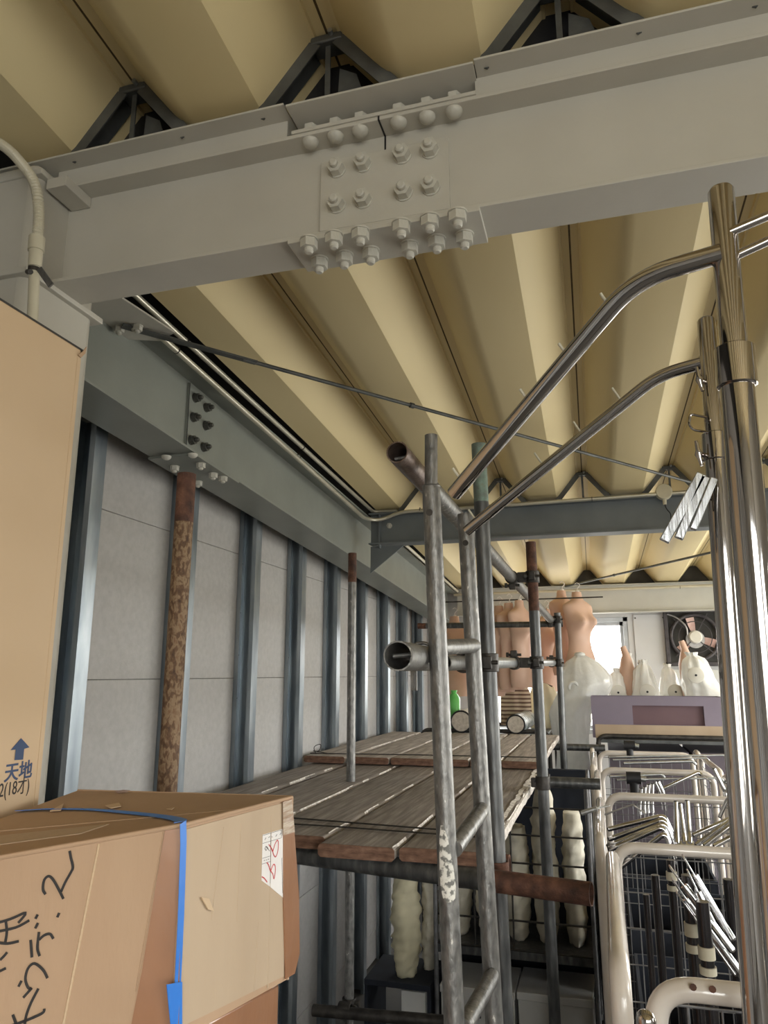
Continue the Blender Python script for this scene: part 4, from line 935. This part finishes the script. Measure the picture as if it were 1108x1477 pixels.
for i, (a, b) in enumerate((((468, 380), (460, 470)), ((485, 372), (480, 468)), ((503, 362), (497, 462)), ((520, 358), (518, 460)), ((534, 350), (556, 395)), ((548, 348), (572, 400)))):
    arm([z1(*a), z1(*b), z1(b[0]+4, b[1]+30)], 3.95-.025*i, .0085, 'stubby upright chrome arm in the cluster behind the fan', 'cluster of stubby chrome arms')
arm([z1(545, 392), z1(735, 304), z1(750, 315)], 3.98, .0085, 'long chrome arm leaning across the cluster of stubby arms', None)
arm([z1(808, 288), z1(858, 392), z1(862, 410)], 3.9, .0085, 'chrome arm leaning down beside the shorter chrome stand', None)
arm([z1(862, 350), z1(925, 378), z1(940, 390)], 3.85, .007, 'chrome arm lying flat by the leaning arm', None)
arm([z1(300, 500), z1(430, 455), z1(440, 462)], 3.4, .004, 'thin rod slanting over the trolley rail near the fan', None, 'wirelight')
arm([z1(190, 495), z1(250, 475), z1(262, 472)], 3.0, .009, 'short thick rod poking out over the trolley side rail', None, 'silver')
for i, (y, x0, x1, yy, r) in enumerate(((5.2, 878, 1045, 1092, .006), (5.0, 884, 1020, 1096, .005), (4.85, 900, 1000, 1101, .008), (4.3, 880, 955, 1120, .007), (4.2, 890, 1040, 1125, .005))):
    arm([(x0, yy), (x1, yy-3), (x1+4, yy+2)], y, r, ['long rod lying across the trolley before the furthest one', 'thinner rod lying across the trolley before the furthest one', 'thick short rod lying across the trolley before the furthest one', 'short rod lying across the trolley behind the fan', 'long thin rod lying across the trolley behind the fan'][i], None, 'silver', plate=False)
# joint blocks between the rods
for x, y, Y_ in ((908, 1075, 5.3), (914, 1122, 4.1)):
    p = P(x, y, Y=Y_); t = thing('joint_block', p, 'black clamp block %s' % ('on the rods of the furthest trolley' if Y_ > 5 else 'on the rods behind the cluster of arms'), 'joint block')
    MB().tube([p-Vector((.035, 0, 0)), p+Vector((.035, 0, 0))], .03, 16).build('body', 'black', t); MB().tube([p-Vector((0, 0, .09)), p], .022, 14).build('stem', 'black', t)
    MB().tube([p+Vector((.03, -.01, 0)), p+Vector((.06, -.012, -.004))], .014, 14).build('knob', 'silver', t)
# dark stand poles with cream bands, standing in the first trolley
for i, (x, y0, bandy, r, Y_) in enumerate(((967, 1240, (1257, 1284), .013, 2.36), (992, 1262, (1330, 1372), .0165, 2.05), (1013, 1300, (1364, 1404), .0165, 1.92), (945, 1262, None, .012, 2.25), (932, 1290, None, .009, 2.15), (1050, 1268, None, .014, 2.2), (1072, 1290, None, .014, 2.1))):
    top = P(x, y0, Y=Y_); t = thing('stand_pole', (top.x, top.y, .216), 'dark stand pole %s' % ['with a thin cream band below the fan of arms', 'with a tall cream band beside the chrome bundle', 'with a cream band behind the chipped end rail', 'without a band below the fan of arms', 'of the thinnest kind below the fan of arms', 'behind the chrome bundle', 'close to the shorter chrome stand'][i], 'pole', 'dark poles standing in the trolley')
    MB().tube([(top.x, top.y, .216), top], r*.9, 16).build('shaft', 'darkchrome', t)
    if bandy:
        a, b = P(x, bandy[0], Y=Y_).z, P(x, bandy[1], Y=Y_).z
        MB().tube([(top.x, top.y, b), (top.x, top.y, b+(a-b)*.28)], r+.0015, 16).build('band', 'conduit', t)
        MB().tube([(top.x, top.y, b+(a-b)*.55), (top.x, top.y, a)], r+.0015, 16).build('band', 'conduit', t)

# ================================================================== UNDER THE DECK
CY0, CY1, CX0, CX1 = 4.5, 5.05, -1.0, -.12
cg = thing('roll_cage', (-.56, 4.78, 0), 'dark wire roll cage under the deck holding white bundles', 'roll cage')
for x, y in ((CX0, CY0), (CX1, CY0), (CX0, CY1), (CX1, CY1)):
    MB().tube([(x, y, .12), (x, y, EYE-.60)], .013, 10).build('post', 'wire', cg)
    cs = MB().tube([(x, y, .06), (x, y, .13)], .01, 8).build('caster', 'silver', cg); MB().tube([(x-.012, y, .045), (x+.012, y, .045)], .045, 16).build('wheel', 'black', cs)
grid(MB(), lambda a, b: Vector((a, CY0, b)), CX0+.01, CX1, EYE-1.50, EYE-.60, 4, 6, .0055).build('front_mesh', 'clamp', cg)
grid(MB(), lambda a, b: Vector((CX1, a, b)), CY0, CY1, EYE-1.50, EYE-.60, 3, 6, .0055).build('side_mesh', 'clamp', cg)
MB().box((CX0, CY0, EYE-1.55), (CX1, CY1, EYE-1.505)).build('shelf', 'pole_grey', cg, bevel=.004)
def bundle(x, y, z0, z1, w_, d_, seed, label, m='cloth', group=None):
    mb = MB(); n = 30; seg = 22; vs = []; fs = []
    for j in range(n+1):
        v = j/n; f = (math.sin(math.pi*min(1, max(0, v*.94+.03)))**.16)
        for i in range(seg):
            a = 2*math.pi*i/seg; k = 1+.22*noise.noise((seed+math.cos(a)*1.1, math.sin(a)*1.1, v*4))+.3*abs(noise.noise((seed+math.cos(a)*1.9, math.sin(a)*1.9, v*13)))+.09*math.sin(v*46+3*math.cos(a+seed)+5*noise.noise((seed, v*4, a)))
            vs.append((x+math.cos(a)*w_*f*k, y+math.sin(a)*d_*f*k, z0+(z1-z0)*v))
    for j in range(n):
        for i in range(seg): fs.append((j*seg+i, j*seg+(i+1) % seg, (j+1)*seg+(i+1) % seg, (j+1)*seg+i))
    fs += [tuple(range(seg-1, -1, -1)), tuple(n*seg+i for i in range(seg))]
    o = mb.add(vs, fs).build('cloth_bundle', m, angle=80); solo(o, (x, y, z0)); tag(o, label, 'bundle', group); return o
zs_ = EYE-1.504
for i, (x, w_, h) in enumerate(((-.90, .066, .66), (-.73, .068, .80), (-.555, .068, .6), (-.385, .066, .82), (-.22, .06, .7))):
    bundle(x, 4.76, zs_, zs_+h, w_, .14, i*7.3, 'off white wrapped bundle standing inside the wire roll cage', group='bundles in the roll cage')
for i, (x, wd, ya, sd, m, lb_) in enumerate(((586, .078, 4.6, 41, 'creamcloth', 'tall yellowish cloth bundle between the stud wall and the roll cage'), (621, .040, 4.76, 55, 'cloth', 'thin dim cloth bundle beside the tall yellowish one'))):
    bundle(P(x, 1330, Y=ya).x, ya, P(x, 1404, Y=ya).z, P(x, 1258, Y=ya).z, wd, .1, sd, lb_, m)
zt = P(586, 1404, Y=4.6).z-.001
t = thing('low_shelf', (-1.2, 4.66, 0), 'low grey shelf unit under the tall cloth bundles', 'shelf')
MB().box((-1.42, 4.46, zt-.03), (-1.03, 4.86, zt)).build('top_board', 'navydark', t, bevel=.003)
for x in (-1.42, -1.05): MB().box((x, 4.47, 0), (x+.02, 4.85, zt-.03)).build('side_board', 'navydark', t, smooth=False)
MB().box((-1.2, 4.47, .02), (-1.06, 4.49, zt-.04)).build('door', 'whitebox', t, bevel=.003)
for i, (a, b, y) in enumerate(((-.98, -.57, 4.52), (-.55, -.15, 4.54))):
    t = thing('storage_box', ((a+b)/2, y+.18, 0), 'low white storage box under the roll cage, %s' % ('on the stud wall side' if i == 0 else 'on the trolley side'), 'storage box', 'white boxes under the roll cage')
    MB().box((a, y, 0), (b, y+.36, .34)).build('body', 'whitebox', t, bevel=.004); MB().box((a-.006, y-.006, .34), (b+.006, y+.366, .38)).build('lid', 'whitebox', t, bevel=.004)
    MB().tube([((a+b)/2-.02, y-.004, .24), ((a+b)/2+.02, y-.004, .24)], .008, 8).build('handle', 'black', t)
o = MB().box((-1.1, 5.2, 0), (-.1, 5.24, EYE-.62)).build('shade_panel', 'navydark', bevel=.003); solo(o, (-.6, 5.22, 0)); tag(o, 'dark navy panel added as the shade behind the roll cage', 'panel')  # dark backing put in for the shadow region around the cage

# ================================================================== BACK OF THE ROOM
def rack(name, x0, x1, y0, y1, zt, label):
    t = thing(name, ((x0+x1)/2, (y0+y1)/2, 0), label, 'rack')
    MB().box((x0+.02, y0+.02, zt-.03), (x1-.02, y1-.02, zt-.004)).build('deck', 'bracket', t, bevel=.003)
    for y in (y0, y1):
        MB().tube(bendpath([(x0, y, 0), (x0, y, zt+.02), (x1, y, zt+.02), (x1, y, 0)], .07, 8), .016, 14).build('end_frame', 'clamp', t)
    for x in (x0, x1): MB().tube([(x, y0, zt-.015), (x, y1, zt-.015)], .012, 10).build('side_rail', 'clamp', t)
    return t
ZK = EYE-.47
rack('tube_rack', -1.45, -.42, 6.1, 6.95, ZK, 'dark tube rack at the far end carrying two rolls')
rack('tube_rack', -.05, 1.20, 5.86, 6.95, ZK, 'dark tube rack at the far end carrying the mauve carton')
for i, (a, b) in enumerate(((.02, .58), (.6, 1.15))):  # cartons added to fill and darken the space under the rack
    o = MB().box((a, 5.92, 0), (b, 6.6, EYE-.56)).build('carton', 'card_under', bevel=.004); solo(o, ((a+b)/2, 6.2, 0)); tag(o, 'dark mauve carton added to darken the space under the rack, %s' % ('next to the draped mannequin' if i == 0 else 'below the fan'), 'cardboard box')
# open fronted mauve carton
mc = thing('open_carton', (.36, 6.0, ZK), 'mauve grey carton with a cut out front panel', 'cardboard box')
x0, x1 = P(852, 1005, Y=5.92).x, P(1043, 1005, Y=5.92).x; z1_ = P(950, 1005, Y=5.92).z
MB().box((x0, 5.94, ZK), (x1, 6.20, ZK+.012)).build('bottom', 'card_grey', mc, smooth=False)
MB().box((x0, 6.19, ZK), (x1, 6.20, z1_)).build('back', 'card_grey', mc, smooth=False)
for x in (x0, x1-.008): MB().box((x, 5.94, ZK), (x+.008, 6.2, z1_)).build('side', 'card_grey', mc, smooth=False)
wx0, wx1, wz0, wz1 = P(912, 1018, Y=5.92).x, P(1015, 1018, Y=5.92).x, P(950, 1046, Y=5.92).z, P(950, 1018, Y=5.92).z
mb = MB(); mb.box((x0, 5.93, ZK), (wx0, 5.94, z1_)); mb.box((wx1, 5.93, ZK), (x1, 5.94, z1_)); mb.box((wx0, 5.93, wz1), (wx1, 5.94, z1_)); mb.box((wx0, 5.93, ZK), (wx1, 5.94, wz0))
mb.build('front', 'card_grey', mc, smooth=False)
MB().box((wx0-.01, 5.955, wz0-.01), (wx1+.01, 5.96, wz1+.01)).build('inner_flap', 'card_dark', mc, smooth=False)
MB().box((x0+.02, 5.925, ZK+.0), (x1-.02, 5.93, wz0-.002)).build('lower_flap', 'card_side', mc, smooth=False)

# --- torsos
TR = [(0, .14, .095), (.04, .155, .105), (.10, .162, .112), (.18, .15, .105), (.26, .122, .09), (.33, .112, .082), (.40, .122, .088), (.47, .138, .094), (.54, .15, .09), (.60, .165, .08), (.635, .158, .072), (.66, .11, .064), (.68, .068, .056), (.70, .05, .05), (.735, .046, .048), (.75, .042, .046)]
def torso_mesh(seed=0, crumple=0, scale=1.0):
    mb = MB(); seg = 28; vs = []; fs = []
    prof = []
    for i in range(len(TR)-1):
        for k in range(2): prof.append(tuple(TR[i][j]+(TR[i+1][j]-TR[i][j])*k/2 for j in range(3)))
    prof.append(TR[-1])
    for (z, w_, d_) in prof:
        for i in range(seg):
            a = 2*math.pi*i/seg; x = math.cos(a)*w_; y = math.sin(a)*d_
            if y < 0:
                for s_ in (-1, 1): y -= .062*math.exp(-((x-s_*.068)**2/.0026+(z-.475)**2/.0032))
            else: y += .045*math.exp(-((abs(x)-.07)**2/.005+(z-.07)**2/.008))
            if .58 < z < .66: x *= 1.02
            q = Vector((x, y, z))*scale
            if crumple:
                q.x *= 1.12; q.y *= 1.25; q.z *= 1-.12*(z > .6)
                k = noise.noise(q*7+Vector((seed, 0, 0)))*.075*crumple + abs(noise.noise(q*17+Vector((0, seed, 0))))*.05*crumple; q += Vector((math.cos(a), math.sin(a), .3))*k
            vs.append(q)
    n = len(prof)
    for j in range(n-1):
        for i in range(seg): fs.append((j*seg+i, j*seg+(i+1) % seg, (j+1)*seg+(i+1) % seg, (j+1)*seg+i))
    fs += [tuple(range(seg-1, -1, -1)), tuple((n-1)*seg+i for i in range(seg))]
    mb.add(vs, fs); return mb
def shell_mesh():
    """front half of a torso, a hollow moulded shell"""
    prof = []
    for i in range(len(TR)-1):
        for k in range(2): prof.append(tuple(TR[i][j]+(TR[i+1][j]-TR[i][j])*k/2 for j in range(3)))
    prof.append(TR[-1]); seg = 22; mb = MB(); vs = []; fs = []; n = len(prof)
    for lay in (0, 1):
        for (z, w_, d_) in prof:
            for i in range(seg+1):
                a = math.pi+math.pi*i/seg; x = math.cos(a)*w_; y = math.sin(a)*d_+.02
                for s_ in (-1, 1): y -= .095*math.exp(-((x-s_*.072)**2/.0030+(z-.485)**2/.0034))*max(0, -math.sin(a))**.5
                vs.append((x*(1-.06*lay), y+.007*lay, z))
    k = seg+1
    for lay in (0, 1):
        for j in range(n-1):
            for i in range(seg): o_ = lay*n*k; fs.append((o_+j*k+i, o_+j*k+i+1, o_+(j+1)*k+i+1, o_+(j+1)*k+i))
    for j in range(n-1):
        for i in (0, seg): fs.append((j*k+i, (j+1)*k+i, n*k+(j+1)*k+i, n*k+j*k+i))
    for j in (0, n-1):
        for i in range(seg): fs.append((j*k+i, j*k+i+1, n*k+j*k+i+1, n*k+j*k+i))
    return mb.add(vs, fs)
TORSO = mesh_only(shell_mesh(), 'torso', 'skin', angle=60)
def torso(px, py, y, rz, label, group, s_=1.0):
    p = P(px, py, Y=y); base = Vector((p.x, p.y, p.z-.75*s_)); t = thing('mannequin_torso', base, label, 'mannequin', group)
    o = bpy.data.objects.new('body', TORSO); COL.objects.link(o); o.parent = t; o.rotation_euler = (0, 0, rz); o.scale = (s_, s_, s_)
    MB().tube([p-Vector((0, 0, .02)), p+Vector((0, 0, .012))], .016, 12).build('neck_cap', 'paper', t)
    MB().tube(bendpath([p, p+Vector((0, 0, .035)), p+Vector((.03, 0, .06)), p+Vector((.0, 0, .085)), p+Vector((-.02, 0, .07))], .02, 4), .003, 8).build('hook', 'paper', t)
HL = 'skin coloured mannequin torso hanging in the row behind the brown topped pole'
for i, (x, y) in enumerate(((707, 881), (721, 874), (735, 870), (750, 866))):
    torso(x, y, 6.62-.03*i, R(52+3*i), HL, 'row of hanging torsos')
torso(789, 879, 7.05, R(60), 'mannequin torso hanging alone between the rows, behind the far corner pole', None)
torso(811, 852, 6.78, R(52), 'mannequin torso hanging beside the window, partly covered by its neighbour', None)
torso(833, 854, 6.62, R(44), 'mannequin torso hanging closest to the window, bust turned towards it', None)
torso(656, 889, 7.0, R(25), 'mannequin torso hanging near the stud wall at the far end', None)
a, b = P(618, 872, Y=6.58), P(860, 836, Y=6.52)
hr = MB().tube([Vector((-1.5, 6.6, a.z+.02)), Vector((.06, 6.54, a.z+.02))], .006, 8).build('hanging_rail', 'clamp'); solo(hr, (-1.5, 6.6, a.z+.02)); tag(hr, 'thin dark rail from which the mannequin torsos hang', 'rail')

def bag_mesh(h, w_, seed, lean):
    mb = MB(); n = 22; seg = 40; vs = []; fs = []
    for j in range(n+1):
        v = j/n                                # 0 top .. 1 bottom
        r = w_*(.16+.30*min(1, v/.12)**.8+.54*min(1, v/.55)**1.2)*(1-.10*max(0, v-.7))
        if v < .05: r = w_*(.30-.9*v*2)
        for i in range(seg):
            a = 2*math.pi*i/seg; k = 1+.13*math.sin(a*9+seed+v*2)*(1-v)**1.2+.34*noise.noise((math.cos(a)*1.3+seed, math.sin(a)*1.3, v*2.6))+.22*abs(noise.noise((math.cos(a)*2.6, math.sin(a)*2.6+seed, v*5)))-.08
            vs.append((math.cos(a)*r*k+lean*(1-v)*h, math.sin(a)*r*k*.85, h*(1-v)+.02*noise.noise((a*2, seed, v*4))))
    for j in range(n):
        for i in range(seg): fs.append((j*seg+i, j*seg+(i+1) % seg, (j+1)*seg+(i+1) % seg, (j+1)*seg+i))
    fs += [tuple(range(seg)), tuple(n*seg+i for i in range(seg))]
    return mb.add(vs, fs)
def wrapped(px, py, y, w_, lean, seed, label, disc=None, group='plastic wrapped torsos behind the mauve carton'):
    p = P(px, py, Y=y); h = p.z-ZK-.001; t = thing('wrapped_torso', (p.x-lean*h, p.y, ZK), label, 'mannequin', group)
    mb = bag_mesh(h, w_, seed, lean); mb.v = [v+Vector((p.x-lean*h, p.y, ZK+.001)) for v in mb.v]; mb.build('plastic_cover', 'plastic', t, angle=60)
    if disc:
        c = P(disc[0], disc[1], Y=y-w_*.86); MB().tube([c+Vector((0, .02, 0)), c, c+Vector((0, -.003, 0))], [.062, .062, .055], 24).build('end_disc', 'disc', t)
        MB().tube([c+Vector((0, -.002, 0)), c+Vector((0, -.006, 0))], .009, 12).build('socket', 'black', t)
wrapped(890, 964, 6.62, .125, 0, 3, 'plastic wrapped torso behind the mauve carton with the window right behind it', (892, 999))
wrapped(928, 952, 6.55, .125, .02, 11, 'plastic wrapped torso behind the carton, before the white wall panel', (934, 998))
wrapped(962, 958, 6.72, .10, 0, 19, 'smaller plastic wrapped torso behind the carton, before the edge of the fan', (975, 998))
wrapped(997, 941, 6.42, .16, -.22, 27, 'large slanting plastic wrapped torso leaning in front of the fan', (1004, 974))
wrapped(1046, 985, 6.75, .09, -.1, 33, 'low plastic wrapped torso beside the slanting one')
wrapped(908, 942, 6.72, .06, .03, 47, 'slim plastic wrapped limb standing against the window frame')
for x, y, s_, l in ((903, 948, .05, 'bare mannequin neck poking up before the window'), (988, 940, .045, 'bare mannequin arm end poking up before the fan')):
    p = P(x, y, Y=6.62); o = MB().tube([p+Vector((-.02, 0, .09)), p+Vector((0, 0, .02)), p, p-Vector((0, 0, .1)), p-Vector((-.02, 0, .36))], [s_*.5, s_*.62, s_*.8, s_*1.3, s_*1.4], 16).build('mannequin_limb', 'skin'); solo(o, p-Vector((0, 0, .36))); tag(o, l, 'mannequin')
# big draped cover
p = P(836, 944, Y=6.32)
dr = thing('draped_mannequin', (p.x, p.y, ZK), 'large white plastic cover draped over a mannequin beside the mauve carton', 'mannequin')
mb = MB(); vs = []; fs = []; n = 16; seg = 30; H_ = p.z-(EYE-.80)
for j in range(n+1):
    v = j/n; z = p.z-H_*v
    rr = .03+.17*min(1, v*5)**.6 if v < .28 else .20-.07*min(1, (v-.28)*2)
    for i in range(seg):
        a = 2*math.pi*i/seg; k = 1+.08*math.sin(a*9+v*3)+.3*noise.noise((math.cos(a)*1.4, math.sin(a)*1.4, v*3+4))+.16*abs(noise.noise((math.cos(a)*3, math.sin(a)*3, v*6)))
        vs.append((p.x+(.03*min(1, v*3) if v < .28 else .03-.13*min(1, (v-.28)*5))+math.cos(a)*rr*k, p.y+.05+math.sin(a)*rr*k*.7, z))
for j in range(n):
    for i in range(seg): fs.append((j*seg+i, j*seg+(i+1) % seg, (j+1)*seg+(i+1) % seg, (j+1)*seg+i))
fs += [tuple(range(seg)), tuple(n*seg+i for i in range(seg))]
mb.add(vs, fs).build('cover', 'plastic', dr, angle=70)
MB().ring(p+Vector((0, .05, .0)), (0, .2, 1), .03, .016, 16, 8).build('gathered_top', 'plastic', dr)
MB().ring(p+Vector((-.06, -.06, -.26)), (0, 1, .2), .035, .014, 16, 8).build('knot', 'plastic', dr)
# rolls
for i, (x, y, r) in enumerate(((665, 1030, .088), (744, 1041, .074))):
    c = P(x, y, Y=6.05); c.z = ZK+r+.004
    t = thing('fabric_roll', (c.x, c.y, ZK), ['fat rolled fabric with a pale end on the dark rack by the wall', 'fabric roll in printed wrap on the dark rack behind the deck'][i], 'fabric roll')
    MB().tube([c, c+Vector((.02 if i else 0, .75, 0))], r, 28).build('wrap', 'rollwrap' if i else 'cloth', t)
    MB().tube([c+Vector((0, -.004, 0)), c+Vector((0, .002, 0))], r*.86, 28).build('rolled_end', 'rollend', t)
    MB().ring(c, (0, 1, 0), r*.94, .007, 28, 8).build('rim', 'black', t)
# garments hanging behind
def garment(px0, px1, py0, py1, y, m, label, neck=True):
    a, b = P(px0, py0, Y=y), P(px1, py1, Y=y); cx_, w_ = (a.x+b.x)/2, (b.x-a.x)/2
    t = thing('hanging_garment', (cx_, y, b.z), label, 'garment'); mb = MB(); vs = []; fs = []; n = 12; k = 15
    for side in (-1, 1):
        for j in range(n+1):
            v = j/n; ww = w_*(.72+.28*min(1, v*4))*(1+.06*v)
            for i in range(k):
                u = i/(k-1)*2-1; fold = .016*math.sin(u*9+side)*v+.01*noise.noise((u*3, v*3, side))
                zz = a.z+(b.z-a.z)*v+(.05*u*u*-1 if v == 0 else 0)
                vs.append((cx_+u*ww, y+side*(.035*math.cos(u*1.5))+fold, zz))
    s_ = (n+1)*k
    for q in (0, 1):
        for j in range(n):
            for i in range(k-1): o_ = q*s_; fs.append((o_+j*k+i, o_+j*k+i+1, o_+(j+1)*k+i+1, o_+(j+1)*k+i))
    for j in range(n):
        for i in (0, k-1): fs.append((j*k+i, (j+1)*k+i, s_+(j+1)*k+i, s_+j*k+i))
    for i in range(k-1): fs.append((i, i+1, s_+i+1, s_+i))
    mb.add(vs, fs).build('cloth', m, t, angle=80)
    top = Vector((cx_, y, a.z)); MB().tube([top+Vector((-w_*.7, 0, -.03)), top, top+Vector((w_*.7, 0, -.03))], .006, 8).build('hanger', 'clamp', t)
    MB().tube([top, Vector((cx_, y, P(700, 866, Y=6.58).z))], .0025, 6).build('hook_wire', 'clamp', t)
garment(722, 767, 985, 1046, 6.78, 'stripe', 'beige striped knit top hanging below the row of torsos')
garment(764, 806, 985, 1052, 6.86, 'creamcloth', 'plain cream garment hanging behind the far corner pole')
p = P(655, 1004, Y=6.5)
gb = thing('green_pouch', (p.x, p.y, ZK), 'small bright green pouch standing behind the fat fabric roll', 'pouch')
MB().tube([(p.x, p.y, ZK), (p.x, p.y, p.z-.02), (p.x, p.y, p.z+.02)], [.05, .055, .03], 16).build('body', 'green', gb)
MB().tube([(p.x, p.y, p.z+.02), (p.x, p.y, p.z+.05)], [.02, .03], 12).build('gathered_neck', 'green', gb)

# --- exhaust fan in the end wall
fc = P(1003, 919, Y=7.66); hw = .272
fan = thing('exhaust_fan', (fc.x, 7.7, fc.z), 'square dark exhaust fan with reddish blades beside the window', 'fan')
FY = 7.715
mb = MB()
for a, b, c, d in ((-hw, -hw+.035, -hw, hw), (hw-.035, hw, -hw, hw), (-hw, hw, -hw, -hw+.035), (-hw, hw, hw-.035, hw)):
    mb.box((fc.x+a, FY-.05, fc.z+c), (fc.x+b, FY, fc.z+d))
mb.build('frame', 'fanbody', fan, bevel=.004)
MB().box((fc.x-hw+.02, FY-.012, fc.z-hw+.02), (fc.x+hw-.02, FY-.004, fc.z+hw-.02)).build('back_plate', 'closure', fan, smooth=False)
MB().ring((fc.x, FY-.045, fc.z), (0, 1, 0), .215, .016, 40, 8).build('shroud', 'fanbody', fan)
MB().ring((fc.x, FY-.06, fc.z), (0, 1, 0), .150, .004, 32, 6).build('guard_ring', 'fanbody', fan)
for k in range(3):
    a = R(100+120*k); mb = MB(); pts = []
    for rr, w_ in ((.05, .05), (.12, .085), (.195, .10)):
        for s_ in (-1, 1):
            b = a+s_*w_/rr/2*.8; pts.append(Vector((fc.x+math.cos(b)*rr, FY-.035-s_*.012, fc.z+math.sin(b)*rr)))
    mb.add(pts+[q+Vector((0, .003, 0)) for q in pts], [(0, 1, 3, 2), (2, 3, 5, 4), (6, 8, 9, 7), (8, 10, 11, 9), (0, 2, 8, 6), (2, 4, 10, 8), (1, 7, 9, 3), (3, 9, 11, 5), (4, 5, 11, 10), (0, 6, 7, 1)])
    mb.build('blade', 'fanblade', fan)
MB().tube([(fc.x, FY-.02, fc.z), (fc.x, FY-.08, fc.z), (fc.x, FY-.092, fc.z)], [.062, .062, .05], 28).build('hub', 'disc', fan)
MB().tube([(fc.x, FY-.015, fc.z-.02), (fc.x, FY-.05, fc.z-.02)], .085, 24).build('motor', 'wirelight', fan)
for a in (60, 135, 225, 315):
    MB().bar((fc.x+math.cos(R(a))*.06, FY-.055, fc.z+math.sin(R(a))*.06), (fc.x+math.cos(R(a))*.26, FY-.05, fc.z+math.sin(R(a))*.26), .012, .008).build('strut', 'fanbody', fan)
MB().tube(bendpath([(fc.x-.235, FY-.06, fc.z+.225), (fc.x-.15, FY-.075, fc.z+.19), (fc.x-.07, FY-.08, fc.z+.10), (fc.x-.07, FY-.07, fc.z+.02)], .08), .008, 8).build('cable', 'wirelight', fan)
tag(MB().box((.655, 7.66, EYE-.05), (1.19, 7.718, EYE+.035)).build('trim_1', 'paint_light', smooth=False), kind='structure')
